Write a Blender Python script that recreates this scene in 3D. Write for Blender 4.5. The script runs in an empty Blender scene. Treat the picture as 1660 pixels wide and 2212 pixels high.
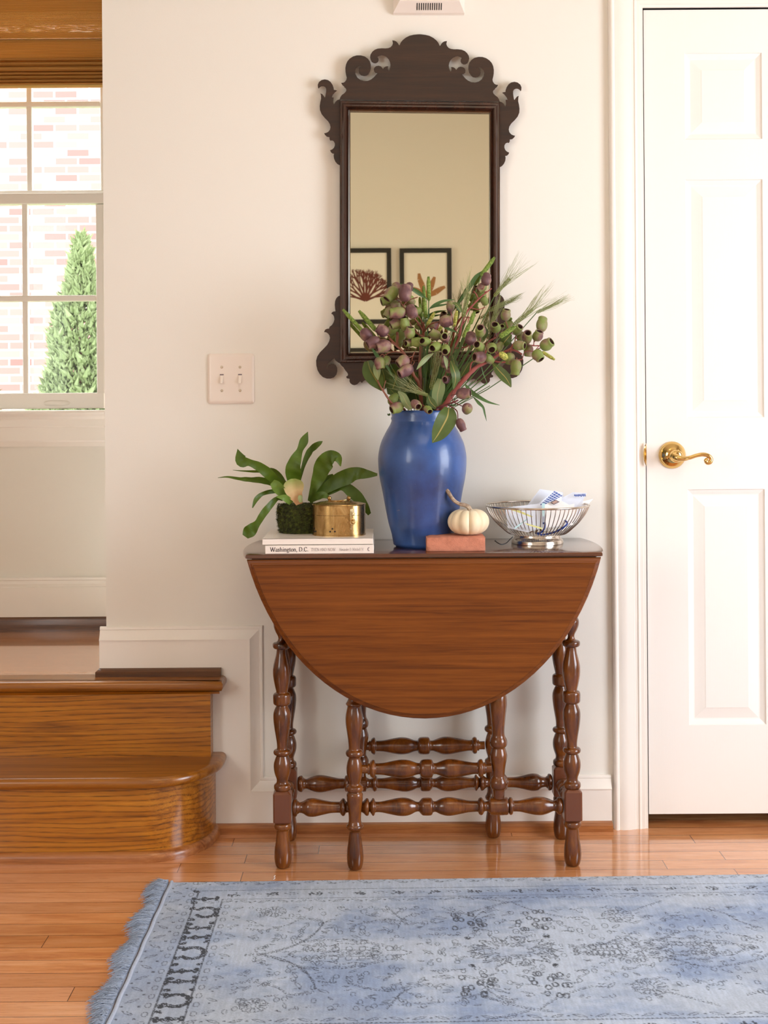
import bpy, bmesh, math, random
import numpy as np
from mathutils import Vector, Matrix, noise as mnoise
random.seed(7)
PI = math.pi
C = bpy.context.scene.collection
SC = bpy.context.scene

# ------------------------------------------------------------------ camera
F, CX, HY, ROLL = 2750.0, 830.0, 870.0, 0.007     # focal length in px, principal column, horizon row, roll
H, D3 = 1.078, 3.216                              # eye height, distance of the back wall (wall front is Y = 0)
cam_d = bpy.data.cameras.new('camera'); cam = bpy.data.objects.new('camera', cam_d); C.objects.link(cam)
cam_d.sensor_width = 36; cam_d.lens = F*36/2212; cam_d.shift_y = -(1106-HY)/2212
cam.matrix_world = Matrix.Translation((0, -D3, H)) @ Matrix.Rotation(PI/2, 4, 'X') @ Matrix.Rotation(-ROLL, 4, 'Z')
cam_d.clip_start = .05
cam_d.dof.use_dof = True; cam_d.dof.focus_distance = 3.0; cam_d.dof.aperture_fstop = 15
SC.camera = cam

# ------------------------------------------------------------------ world, lights, exposure
SC.view_settings.view_transform = 'Standard'; SC.view_settings.look = 'None'
SC.view_settings.exposure = 0.0; SC.view_settings.gamma = 1.0; SC.view_settings.use_curve_mapping = False
w = bpy.data.worlds.new('sky'); SC.world = w; w.use_nodes = True
bg = w.node_tree.nodes['Background']; bg.inputs[0].default_value = (.93, .97, 1, 1); bg.inputs[1].default_value = 5.8

def area(name, loc, target, sx, sy, power, col):
    l = bpy.data.lights.new(name, 'AREA'); l.shape = 'RECTANGLE'; l.size = sx; l.size_y = sy; l.energy = power; l.color = col
    o = bpy.data.objects.new(name, l); C.objects.link(o); o.location = loc
    o.rotation_euler = (Vector(target)-Vector(loc)).to_track_quat('-Z', 'Y').to_euler(); return o
area('window_daylight', (2.42, -1.75, 1.0), (0, -1.20, .85), 1.3, 1.7, 49, (.88, .95, 1.10))
area('left_fill_light', (-1.86, -2.9, 1.3), (0, -1.6, .4), 1.0, 1.2, 9, (1, .92, .80))  # warm fill added to brighten the left side, set at unseen window_3
area('ceiling_fill_light', (.4, -2.2, 2.88), (.4, -2.1, 0), 1.4, 1.0, 10, (1, .86, .62))  # warm fill added overhead to brighten the room, no fixture visible

# ------------------------------------------------------------------ pixel helpers
def P(px, py, d):
    dx, dy = px-CX, py-HY
    x, y = dx-ROLL*dy, dy+ROLL*dx
    return Vector((x*d/F, d-D3, H-y*d/F))
def FL(px, py, z=0.0):
    dx, dy = px-CX, py-HY
    y = dy+ROLL*dx
    d = (H-z)*F/y
    return Vector(((dx-ROLL*dy)*d/F, d-D3, z))

# ------------------------------------------------------------------ materials
def s2l(c): return tuple(((v/255)/12.92 if v/255 <= .04045 else ((v/255+.055)/1.055)**2.4) for v in c)
class NT:
    def __init__(s, name):
        s.m = bpy.data.materials.new(name); s.m.use_nodes = True; s.t = s.m.node_tree; s.b = s.t.nodes['Principled BSDF']
    def n(s, typ, **kw):
        nd = s.t.nodes.new(typ)
        for k, v in kw.items():
            if k.startswith('i_'): nd.inputs[int(k[2:])].default_value = v
            else: setattr(nd, k, v)
        return nd
    def l(s, a, b): s.t.links.new(a, b)
    def coord(s, scale=(1, 1, 1), loc=(0, 0, 0), rot=(0, 0, 0), src='Object'):
        tc = s.n('ShaderNodeTexCoord'); mp = s.n('ShaderNodeMapping')
        mp.inputs['Scale'].default_value = scale; mp.inputs['Location'].default_value = loc; mp.inputs['Rotation'].default_value = rot
        s.l(tc.outputs[src], mp.inputs['Vector']); return mp.outputs[0]
    def noise(s, vec, scale=5, detail=4, rough=.55, dist=0):
        nd = s.n('ShaderNodeTexNoise'); nd.inputs['Scale'].default_value = scale; nd.inputs['Detail'].default_value = detail
        nd.inputs['Roughness'].default_value = rough; nd.inputs['Distortion'].default_value = dist; s.l(vec, nd.inputs['Vector']); return nd.outputs['Fac']
    def ramp(s, fac, stops):
        r = s.n('ShaderNodeValToRGB'); e = r.color_ramp.elements
        while len(e) < len(stops): e.new(.5)
        for k, (p, c) in enumerate(stops): e[k].position = p; e[k].color = (*c[:3], 1)
        s.l(fac, r.inputs[0]); return r.outputs[0]
    def mix(s, fac, a, b, mode='MIX'):
        m = s.n('ShaderNodeMix', data_type='RGBA', blend_type=mode)
        for sock, v in ((m.inputs[0], fac), (m.inputs[6], a), (m.inputs[7], b)):
            if hasattr(v, 'node'): s.l(v, sock)
            elif isinstance(v, (int, float)): sock.default_value = v
            else: sock.default_value = (*v[:3], 1)
        return m.outputs[2]
    def math(s, op, a, b=0.0):
        m = s.n('ShaderNodeMath', operation=op)
        for k, v in ((0, a), (1, b)):
            if hasattr(v, 'node'): s.l(v, m.inputs[k])
            else: m.inputs[k].default_value = v
        return m.outputs[0]
    def bump(s, h, strength=.3, dist=.002):
        b = s.n('ShaderNodeBump'); b.inputs['Strength'].default_value = strength; b.inputs['Distance'].default_value = dist
        s.l(h, b.inputs['Height']); s.l(b.outputs[0], s.b.inputs['Normal'])
    def set(s, **kw):
        names = dict(col='Base Color', rough='Roughness', metal='Metallic', coat='Coat Weight', coatr='Coat Roughness', spec='Specular IOR Level', trans='Transmission Weight', ior='IOR', sheen='Sheen Weight')
        for k, v in kw.items():
            i = s.b.inputs[names[k]]
            if hasattr(v, 'node'): s.l(v, i)
            elif k == 'col': i.default_value = (*v[:3], 1)
            else: i.default_value = v
        return s.m
def plain(name, rgb, rough=.5, metal=0, bump=0, bscale=60, coat=0, var=.05):
    n = NT(name); c = s2l(rgb); v = n.coord()
    f = n.noise(v, bscale*.2 if bump else 8, 3)
    n.set(col=n.mix(f, tuple(x*(1-var) for x in c), tuple(min(1, x*(1+var)) for x in c)), rough=rough, metal=metal, coat=coat)
    if bump: n.bump(n.noise(v, bscale, 3), bump, .002)
    return n.m
def wood(name, dark, mid, light, scale=(1.2, 9, 9), rough=.3, coat=.3, grain=1.0, ring=0.0, loc=(0, 0, 0), spec=.5):
    n = NT(name); v = n.coord(scale, loc)
    f1 = n.noise(v, 3.0, 6, .6, .6)
    vf = n.coord(tuple(a*5 for a in scale)); f2 = n.noise(vf, 4.5, 3, .6)
    base = n.ramp(f1, [(.3, s2l(dark)), (.5, s2l(mid)), (.72, s2l(light))])
    col = n.mix(n.ramp(f2, [(.38, (1, 1, 1)), (.6, (0, 0, 0))]), base, s2l(dark)); m2 = col.node; m2.inputs[0].default_value = .5
    # streak strength
    fac = n.math('MULTIPLY', n.math('SUBTRACT', .62, f2), 1.8*grain); cl = n.math('MINIMUM', n.math('MAXIMUM', fac, 0), .75)
    n.l(cl, m2.inputs[0])
    if ring:
        wv = n.n('ShaderNodeTexWave', wave_type='BANDS', bands_direction='Z'); wv.inputs['Scale'].default_value = 6
        wv.inputs['Distortion'].default_value = 16; wv.inputs['Detail'].default_value = 2; wv.inputs['Detail Scale'].default_value = .45; wv.inputs['Detail Roughness'].default_value = .35
        n.l(n.coord((.6, 4.2, 4.2), loc), wv.inputs['Vector'])
        rf = n.math('MULTIPLY', n.math('POWER', wv.outputs['Fac'], 4.5), ring)
        rf = n.math('MULTIPLY', rf, n.ramp(f2, [(.35, (1, 1, 1)), (.65, (.25, .25, .25))]))
        col = n.mix(rf, col, tuple(x*.45 for x in s2l(dark)))
    n.set(col=col, rough=rough, coat=coat, coatr=.12, spec=spec)
    n.bump(f2, .06, .001)
    return n.m

def wall_mat():
    n = NT('wall_paint'); v = n.coord()
    n.set(col=n.mix(n.noise(v, 1.5, 2), s2l((236, 231, 220)), s2l((238, 233, 223))), rough=.62)
    n.bump(n.noise(v, 260, 2), .10, .0012); return n.m
M = {}
M['wall'] = wall_mat()
M['trim'] = plain('trim_paint', (245, 238, 228), .33, bump=.03, bscale=90, var=.01)
M['plate'] = plain('switch_plate', (240, 228, 216), .22, var=.005)
M['dark'] = plain('dark_gap', (22, 16, 12), .8)
M['chimedark'] = plain('slot_black', (8, 7, 6), .9)
M['oak'] = wood('oak_stain', (122, 68, 6), (178, 108, 20), (200, 132, 36), (.9, 22, 22), .32, .3, .6, .9)
M['oak_tread'] = wood('oak_tread', (104, 56, 8), (152, 90, 20), (176, 112, 34), (.9, 22, 22), .28, .35, .6)
M['oak_dark'] = wood('oak_dark', (62, 34, 12), (96, 56, 22), (116, 70, 30), (1.2, 24, 24), .35, .3, .8)
M['oak_shoe'] = wood('oak_shoe', (128, 70, 28), (170, 104, 52), (194, 130, 74), (1.2, 24, 24), .35, .3, .8)
M['mahog'] = wood('table_wood', (86, 41, 4), (116, 60, 11), (134, 74, 20), (1.1, 40, 40), .42, .04, .55, spec=.3)
M['turned'] = wood('turned_wood', (60, 27, 4), (104, 53, 12), (138, 78, 24), (10, 10, 2.5), .25, .5, .45)
M['topwood'] = wood('table_top_wood', (60, 28, 10), (92, 48, 20), (108, 60, 28), (.7, 16, 16), .14, .6, .8)
M['block'] = plain('block_wood', (108, 58, 32), .35, coat=.4, var=.08)
M['mir'] = wood('mirror_wood', (30, 15, 6), (50, 27, 12), (64, 36, 18), (1.0, 14, 14), .42, .0, .7)
M['mirv'] = wood('mirror_wood_vertical', (34, 16, 8), (58, 30, 16), (74, 40, 24), (14, 14, 1.0), .24, .35, .7)
M['brass'] = plain('polished_brass', (226, 190, 120), .13, 1.0, var=.03)
def oldbrass():
    n = NT('aged_brass'); v = n.coord((14, 14, 5)); f = n.noise(v, 3, 5, .6, 1.0)
    n.set(col=n.ramp(f, [(.3, s2l((132, 102, 60))), (.5, s2l((178, 144, 92))), (.7, s2l((208, 178, 124)))]), rough=n.ramp(f, [(.3, (.34,)*3), (.7, (.2,)*3)]), metal=1.0)
    n.bump(n.noise(n.coord(), 30, 3), .08, .002); return n.m
M['oldbrass'] = oldbrass()
M['hasp'] = plain('hasp_brass', (222, 200, 150), .22, 1.0, var=.05)
M['silver'] = plain('silver_wire', (206, 196, 184), .2, 1.0, var=.03)
M['white'] = plain('paper_white', (240, 238, 238), .6, var=.01)
M['envblue'] = plain('envelope_blue_white', (226, 232, 246), .6, var=.01)
M['ink'] = plain('ink_dark', (42, 30, 44), .6)
M['inkgrey'] = plain('ink_grey', (112, 98, 104), .6)
M['blueprint'] = plain('envelope_pattern_blue', (52, 84, 160), .6)
M['lanyard'] = plain('lanyard_blue', (40, 70, 160), .6)
M['lime'] = plain('paper_lime', (222, 222, 146), .6)
M['stamp'] = plain('stamp_picture', (172, 140, 128), .6)
M['teal'] = plain('paper_teal', (190, 226, 232), .6)
M['cover'] = plain('book_cover', (238, 228, 218), .35, coat=.2, var=.01)
M['pages'] = plain('book_pages', (228, 212, 190), .8)
M['pumpkin'] = plain('pumpkin_skin', (240, 222, 188), .45, var=.04, bump=.04, bscale=40)
def stemmat():
    n = NT('pumpkin_stem'); n.set(col=n.ramp(n.noise(n.coord((1, 1, 1)), 90, 4), [(.35, s2l((112, 88, 68))), (.65, s2l((190, 168, 144)))]), rough=.6); return n.m
M['pstem'] = stemmat()
def brickmat():
    n = NT('clay_brick'); v = n.coord(); f = n.noise(v, 55, 5, .65)
    n.set(col=n.mix(n.noise(v, 14, 3), n.ramp(f, [(.3, s2l((150, 84, 60))), (.6, s2l((202, 128, 100)))]), s2l((212, 142, 116))), rough=.9)
    n.bump(n.noise(v, 300, 4, .7), .6, .002); return n.m
M['brick'] = brickmat()
def vasemat():
    n = NT('blue_glaze'); v = n.coord(); f = n.noise(v, 9, 4)
    c = n.ramp(f, [(.3, s2l((30, 54, 102))), (.6, s2l((50, 88, 154)))])
    sp = n.noise(v, 420, 2, .5); c = n.mix(n.ramp(sp, [(.68, (0, 0, 0)), (.78, (.35,)*3)]), c, s2l((140, 150, 180)))
    chip = n.noise(n.coord((1, 1, 2.2)), 30, 3, .7); c = n.mix(n.ramp(chip, [(.73, (0, 0, 0)), (.76, (1, 1, 1))]), c, s2l((170, 150, 120)))
    n.set(col=c, rough=.36, coat=.35, coatr=.09, spec=.5); n.bump(n.noise(n.coord((1, 1, 6)), 8, 3), .12, .004); return n.m
M['vase'] = vasemat()
def leafmat(name, a, b, rib, back=None, rough=.45, ribw=.035):
    n = NT(name); tc = n.n('ShaderNodeTexCoord'); sep = n.n('ShaderNodeSeparateXYZ'); n.l(tc.outputs['UV'], sep.inputs[0])
    u = n.math('ABSOLUTE', n.math('SUBTRACT', sep.outputs[0], .5))
    c = n.mix(n.noise(n.coord(), 35, 3), s2l(a), s2l(b))
    if ribw: 
        rf = n.math('LESS_THAN', u, ribw)
        c = n.mix(rf, c, s2l(rib))
    n.set(col=c, rough=rough)
    n.b.inputs['Subsurface Weight'].default_value = 0
    # thin translucency
    tr = n.n('ShaderNodeBsdfTranslucent'); n.l(c, tr.inputs[0]); mx = n.n('ShaderNodeMixShader'); mx.inputs[0].default_value = .22
    n.l(n.b.outputs[0], mx.inputs[1]); n.l(tr.outputs[0], mx.inputs[2]); n.l(mx.outputs[0], n.t.nodes['Material Output'].inputs[0])
    return n.m
M['fern'] = leafmat('fern_frond', (60, 84, 10), (88, 114, 22), (70, 104, 30), ribw=0)
M['fernlight'] = leafmat('fern_frond_light', (98, 130, 44), (120, 150, 64), (90, 120, 50), ribw=0)
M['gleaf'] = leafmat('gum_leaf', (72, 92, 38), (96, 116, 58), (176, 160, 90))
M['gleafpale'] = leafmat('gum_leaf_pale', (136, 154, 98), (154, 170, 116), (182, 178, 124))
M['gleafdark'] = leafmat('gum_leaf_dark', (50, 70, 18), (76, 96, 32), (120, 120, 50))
M['blade'] = leafmat('grass_blade', (62, 96, 44), (92, 124, 70), (100, 130, 80), ribw=0)
def shield():
    n = NT('shield_frond'); tc = n.n('ShaderNodeTexCoord'); sep = n.n('ShaderNodeSeparateXYZ'); n.l(tc.outputs['UV'], sep.inputs[0])
    n.set(col=n.ramp(n.math('ADD', sep.outputs[1], n.math('MULTIPLY', n.noise(n.coord(), 60, 4), .3)), [(.25, s2l((168, 122, 78))), (.6, s2l((190, 164, 116))), (1.0, s2l((134, 144, 70)))]), rough=.6); return n.m
M['shield'] = shield()
def moss():
    n = NT('moss'); n.set(col=n.ramp(n.noise(n.coord(), 120, 4, .7), [(.35, s2l((30, 28, 8))), (.55, s2l((62, 68, 20))), (.72, s2l((98, 108, 38)))]), rough=.95); return n.m
M['moss'] = moss()
def nut():
    n = NT('gumnut_skin'); oi = n.n('ShaderNodeObjectInfo'); sep = n.n('ShaderNodeSeparateColor'); n.l(oi.outputs['Color'], sep.inputs[0])
    f = n.noise(n.coord((1, 1, 1)), 2.2, 3, .5); tco = n.n('ShaderNodeTexCoord'); sx = n.n('ShaderNodeSeparateXYZ'); n.l(tco.outputs['Object'], sx.inputs[0])
    k = n.math('ADD', n.math('ADD', sep.outputs[0], n.math('MULTIPLY', n.math('SUBTRACT', f, .5), 1.2)), n.math('MULTIPLY', sx.outputs[0], .75))
    c = n.ramp(k, [(.18, s2l((124, 138, 68))), (.45, s2l((140, 130, 90))), (.70, s2l((136, 98, 92))), (1.05, s2l((98, 64, 66)))])
    n.set(col=c, rough=.55); n.bump(n.noise(n.coord(), 22, 3), .12, .02); return n.m
M['nut'] = nut()
M['nuthole'] = plain('gumnut_inside', (58, 26, 16), .8)
M['twig'] = plain('gum_twig', (128, 74, 52), .5, var=.2)
M['twigred'] = plain('gum_twig_red', (158, 82, 74), .5, var=.15)
M['twigdark'] = plain('gum_twig_dark', (110, 50, 46), .5, var=.2)
def seedm(name, a, b):
    n = NT(name); n.set(col=n.ramp(n.noise(n.coord(), 260, 3, .6), [(.35, s2l(a)), (.65, s2l(b))]), rough=.7); return n.m
M['canary'] = seedm('canary_seedhead', (84, 112, 34), (146, 168, 74))
M['canaryy'] = seedm('canary_flowering', (120, 130, 40), (214, 208, 110))
M['barley'] = seedm('barley_head', (106, 122, 58), (158, 166, 96))
M['awn'] = plain('barley_awn', (150, 156, 104), .6, var=.1)
M['gstem'] = plain('grass_stem', (84, 116, 56), .5, var=.15)
M['mirror'] = plain('mirror_silver', (214, 207, 180), .012, 1.0, var=.01)
def glassm():
    n = NT('window_pane_glass'); g = n.n('ShaderNodeBsdfGlossy'); g.inputs['Roughness'].default_value = .02
    t = n.n('ShaderNodeBsdfTransparent'); mx = n.n('ShaderNodeMixShader'); mx.inputs[0].default_value = .008
    n.l(t.outputs[0], mx.inputs[1]); n.l(g.outputs[0], mx.inputs[2]); n.l(mx.outputs[0], n.t.nodes['Material Output'].inputs[0]); return n.m
M['glass'] = glassm()
def floorm(name, rot=0, dark=1.0, k=1.0):
    n = NT(name); v = n.coord()
    br = n.n('ShaderNodeTexBrick', offset=0.0, offset_frequency=2, squash=1.0)
    sp0 = n.n('ShaderNodeSeparateXYZ'); n.l(v, sp0.inputs[0]); rw0 = n.math('FLOOR', n.math('DIVIDE', sp0.outputs[1], .0572)); wn0 = n.n('ShaderNodeTexWhiteNoise', noise_dimensions='1D'); n.l(rw0, wn0.inputs['W']); cb0 = n.n('ShaderNodeCombineXYZ'); n.l(n.math('ADD', sp0.outputs[0], n.math('MULTIPLY', wn0.outputs['Value'], 5.0)), cb0.inputs[0]); n.l(sp0.outputs[1], cb0.inputs[1])
    n.l(cb0.outputs[0], br.inputs['Vector']); br.inputs['Scale'].default_value = 1.0
    br.inputs['Brick Width'].default_value = 1.13; br.inputs['Row Height'].default_value = .0572; br.inputs['Mortar Size'].default_value = .0009
    br.inputs['Mortar Smooth'].default_value = .3; br.inputs['Bias'].default_value = 0
    br.inputs['Color1'].default_value = (0, 0, 0, 1); br.inputs['Color2'].default_value = (1, 1, 1, 1); br.inputs['Mortar'].default_value = (.5, .5, .5, 1)
    # per board random shifts the grain
    sep = n.n('ShaderNodeSeparateXYZ'); n.l(v, sep.inputs[0])
    row = n.math('FLOOR', n.math('DIVIDE', sep.outputs[1], .0572))
    comb = n.n('ShaderNodeCombineXYZ'); n.l(n.math('ADD', n.math('MULTIPLY', sep.outputs[0], 1.5), n.math('MULTIPLY', row, 7.31)), comb.inputs[0])
    n.l(n.math('MULTIPLY', sep.outputs[1], 14), comb.inputs[1]); n.l(n.math('MULTIPLY', br.outputs['Color'], 9), comb.inputs[2])
    g = n.noise(comb.outputs[0], 2.2, 6, .62, .7)
    comb2 = n.n('ShaderNodeCombineXYZ'); n.l(n.math('MULTIPLY', sep.outputs[0], 6), comb2.inputs[0]); n.l(n.math('MULTIPLY', sep.outputs[1], 90), comb2.inputs[1]); n.l(row, comb2.inputs[2])
    g2 = n.noise(comb2.outputs[0], 3, 3, .6)
    tone = n.noise(n.math('MULTIPLY', row, 3.77), 1.0, 0) if False else None
    wn = n.n('ShaderNodeTexWhiteNoise', noise_dimensions='2D'); cb = n.n('ShaderNodeCombineXYZ'); n.l(row, cb.inputs[0]); n.l(br.outputs['Color'], cb.inputs[1]); n.l(cb.outputs[0], wn.inputs['Vector'])
    a, b, c, d = [tuple(x*k for x in s2l(q)) for q in ((178, 102, 44), (216, 142, 80), (234, 168, 112), (222, 160, 118))]
    col = n.ramp(g, [(.3, a), (.5, b), (.68, c)])
    col = n.mix(n.math('MULTIPLY', wn.outputs['Value'], .7), col, d); col = n.mix(n.math('MULTIPLY', n.math('GREATER_THAN', n.math('FRACT', n.math('MULTIPLY', wn.outputs['Value'], 7.3)), .62), .34), col, tuple(x*.62 for x in b))
    col = n.mix(n.math('MULTIPLY', n.math('GREATER_THAN', g2, .58), .22), col, tuple(x*.6 for x in a))
    col = n.mix(br.outputs['Fac'], col, s2l((70, 30, 14)))
    n.set(col=col, rough=n.ramp(g2, [(.3, (.15,)*3), (.7, (.24,)*3)]), coat=1.0, coatr=.05)
    n.bump(n.math('MULTIPLY', br.outputs['Fac'], -1), .35, .001); return n.m
M['floor'] = floorm('floor_planks')
def blindm():
    n = NT('woven_wood'); v = n.coord((1, 1, 1)); wv = n.n('ShaderNodeTexWave', wave_type='BANDS', bands_direction='Z')
    wv.inputs['Scale'].default_value = 95; wv.inputs['Distortion'].default_value = .4; n.l(v, wv.inputs['Vector'])
    f = n.noise(n.coord((2, 1, 160)), 2, 3)
    c = n.mix(f, s2l((208, 150, 66)), s2l((238, 188, 112))); c = n.mix(n.math('MULTIPLY', n.math('POWER', wv.outputs['Fac'], 2), .6), c, s2l((74, 42, 14)))
    wx = n.n('ShaderNodeTexWave', wave_type='BANDS', bands_direction='X'); wx.inputs['Scale'].default_value = 120; n.l(v, wx.inputs['Vector'])
    c = n.mix(n.math('MULTIPLY', n.math('GREATER_THAN', wx.outputs['Fac'], .8), .25), c, s2l((206, 158, 96)))
    n.set(col=c, rough=.7)
    tr = n.n('ShaderNodeBsdfTranslucent'); n.l(c, tr.inputs[0]); mx = n.n('ShaderNodeMixShader'); mx.inputs[0].default_value = .42
    n.l(n.b.outputs[0], mx.inputs[1]); n.l(tr.outputs[0], mx.inputs[2])
    tc = n.n('ShaderNodeTexCoord'); sz = n.n('ShaderNodeSeparateXYZ'); n.l(tc.outputs['Object'], sz.inputs[0])
    za, zb_, zc, zd = [P(110, q, .616+D3).z for q in (70, 26, 84.5, 82)]
    def band(a, b): return n.math('MULTIPLY', n.math('GREATER_THAN', sz.outputs[2], a), n.math('LESS_THAN', sz.outputs[2], b))
    hole = n.math('MULTIPLY', band(za, zb_), n.math('GREATER_THAN', n.noise(n.coord((260, 1, 420)), 1.6, 1, .5), .60))
    rows = n.math('MULTIPLY', n.math('ADD', band(za, P(110, 54, .616+D3).z), 0), n.math('GREATER_THAN', n.noise(n.coord((40, 1, 420)), 1.0, 1, .5), .56))
    hole = n.math('MAXIMUM', n.math('MAXIMUM', hole, n.math('MULTIPLY', rows, .8)), n.math('MULTIPLY', band(zc, zd), .8))
    tp = n.n('ShaderNodeBsdfTransparent'); mz = n.n('ShaderNodeMixShader'); n.l(n.math('MULTIPLY', hole, .38), mz.inputs[0]); n.l(mx.outputs[0], mz.inputs[1]); n.l(tp.outputs[0], mz.inputs[2])
    n.l(mz.outputs[0], n.t.nodes['Material Output'].inputs[0])
    n.bump(wv.outputs['Fac'], .4, .002); return n.m
M['blind'] = blindm()
def extbrick():
    n = NT('house_brick'); br = n.n('ShaderNodeTexBrick'); v = n.coord((1, 1, 1), rot=(-PI/2, 0, 0)); n.l(v, br.inputs['Vector'])
    br.inputs['Scale'].default_value = 1; br.inputs['Brick Width'].default_value = .21; br.inputs['Row Height'].default_value = .075; br.inputs['Mortar Size'].default_value = .008
    br.inputs['Color1'].default_value = (*s2l((172, 108, 103)), 1); br.inputs['Color2'].default_value = (*s2l((192, 143, 136)), 1); br.inputs['Mortar'].default_value = (*s2l((208, 191, 184)), 1)
    n.set(col=br.outputs['Color'], rough=.9); return n.m
M['extbrick'] = extbrick()
M['conifer'] = seedm('conifer_green', (88, 104, 66), (150, 162, 112))
M['lawn'] = seedm('lawn', (90, 120, 60), (130, 160, 90))
M['frameblk'] = plain('picture_frame_black', (34, 32, 28), .5)
M['mat'] = plain('picture_paper', (240, 236, 224), .7, var=.02)
M['weed'] = plain('seaweed_red', (106, 52, 42), .8, var=.25)
M['weedtan'] = plain('seaweed_tan', (168, 120, 76), .8, var=.2)
M['screw'] = plain('screw', (196, 182, 160), .3, .6)
M['cord'] = plain('black_cord', (30, 26, 26), .5)

# ------------------------------------------------------------------ mesh builder
class MB:
    def __init__(s): s.v = []; s.f = []; s.mi = []; s.uv = []; s.cur = 0
    def add(s, vs, fs, uvs=None):
        o = len(s.v); s.v += [tuple(v) for v in vs]
        for k, f in enumerate(fs):
            s.f.append([i+o for i in f]); s.mi.append(s.cur); s.uv.append(uvs[k] if uvs else None)
        return s
    def box(s, x0, x1, y0, y1, z0, z1):
        vs = [(x, y, z) for x in (x0, x1) for y in (y0, y1) for z in (z0, z1)]
        return s.add(vs, [(0, 1, 3, 2), (4, 6, 7, 5), (0, 4, 5, 1), (2, 3, 7, 6), (0, 2, 6, 4), (1, 5, 7, 3)])
    def rings(s, rings, closed=True, cap=True):
        n = len(rings[0]); vs = [p for r in rings for p in r]; fs = []
        for k in range(len(rings)-1):
            for j in range(n if closed else n-1):
                a, b = k*n+j, k*n+(j+1) % n
                fs.append((a, b, b+n, a+n))
        if cap: fs.append(tuple(range(n))[::-1]); fs.append(tuple((len(rings)-1)*n+j for j in range(n)))
        return s.add(vs, fs)
    def lathe(s, p0, p1, prof, n=20, cap=True, ref=None):
        p0, p1 = Vector(p0), Vector(p1); ax = (p1-p0); L = ax.length; ax.normalize()
        u = ax.orthogonal().normalized() if ref is None else Vector(ref); w_ = ax.cross(u)
        return s.rings([[p0+ax*(t*L)+(u*math.cos(a)+w_*math.sin(a))*max(r, 1e-5) for a in [2*PI*k/n for k in range(n)]] for t, r in prof], cap=cap)
    def tube(s, pts, rad, n=8, cap=True):
        pts = [Vector(p) for p in pts]; m = len(pts)
        if not hasattr(rad, '__len__'): rad = [rad]*m
        rings = []; u = None
        for k in range(m):
            t = (pts[min(k+1, m-1)]-pts[max(k-1, 0)]).normalized()
            if u is None: u = t.orthogonal().normalized()
            else: u = (u-t*u.dot(t)); u = u.normalized() if u.length > 1e-6 else t.orthogonal().normalized()
            w_ = t.cross(u)
            rings.append([pts[k]+(u*math.cos(2*PI*j/n)+w_*math.sin(2*PI*j/n))*rad[k] for j in range(n)])
        return s.rings(rings, cap=cap)
    def prism(s, poly, fn0, fn1):
        n = len(poly); vs = [fn0(*p) for p in poly]+[fn1(*p) for p in poly]
        return s.add(vs, [tuple(range(n))[::-1], tuple(range(n, 2*n))]+[(k, (k+1) % n, (k+1) % n+n, k+n) for k in range(n)])
    def build(s, name, mats, parent=None, smooth=True, angle=35, bevel=0, bseg=2, sub=0):
        me = bpy.data.meshes.new(name); me.from_pydata(s.v, [], s.f); 
        if not isinstance(mats, (list, tuple)): mats = [mats]
        for m in mats: me.materials.append(m)
        me.polygons.foreach_set('material_index', s.mi)
        if any(u is not None for u in s.uv):
            ul = me.uv_layers.new(name='UVMap'); k = 0
            for u, f in zip(s.uv, s.f):
                for j in range(len(f)): ul.data[k].uv = u[j] if u else (0, 0); k += 1
        bm = bmesh.new(); bm.from_mesh(me); bmesh.ops.recalc_face_normals(bm, faces=bm.faces); bm.to_mesh(me); bm.free()
        if smooth:
            me.polygons.foreach_set('use_smooth', [True]*len(me.polygons)); me.set_sharp_from_angle(angle=math.radians(angle))
        o = bpy.data.objects.new(name, me); C.objects.link(o)
        if bevel:
            b = o.modifiers.new('bevel', 'BEVEL'); b.width = bevel; b.segments = bseg; b.limit_method = 'ANGLE'; b.angle_limit = math.radians(40)
        if sub:
            b = o.modifiers.new('sub', 'SUBSURF'); b.levels = sub; b.render_levels = sub
        if parent is not None: parent_to(o, parent)
        return o
def absloc(o):
    v = Vector(o.location)
    return v
def parent_to(o, p):
    o.parent = p; o.matrix_parent_inverse = p['_inv'] and Matrix.Identity(4) if False else Matrix.Translation(-ROOTS.get(p.name, Vector((0, 0, 0))))
ROOTS = {}
def tag(o, label=None, cat=None, group=None, kind=None):
    if label: o['label'] = label
    if cat: o['category'] = cat
    if group: o['group'] = group
    if kind: o['kind'] = kind
    return o
def thing(name, loc, label=None, cat=None, group=None, kind=None):
    o = bpy.data.objects.new(name, None); C.objects.link(o); o.location = loc; o.empty_display_size = .05
    ROOTS[o.name] = Vector(loc); return tag(o, label, cat, group, kind)
def part(mb, name, mat, parent, **kw):
    return mb.build(name, mat, parent, **kw)

def smoothline(pts, n=6):
    """Catmull-Rom through tuples"""
    pts = [tuple(p) for p in pts]; out = []
    for k in range(len(pts)-1):
        p0 = pts[max(k-1, 0)]; p1 = pts[k]; p2 = pts[k+1]; p3 = pts[min(k+2, len(pts)-1)]
        for j in range(n):
            t = j/n
            out.append(tuple(.5*((2*b)+(-a+c)*t+(2*a-5*b+4*c-d)*t*t+(-a+3*b-3*c+d)*t**3) for a, b, c, d in zip(p0, p1, p2, p3)))
    out.append(pts[-1]); return out

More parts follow.
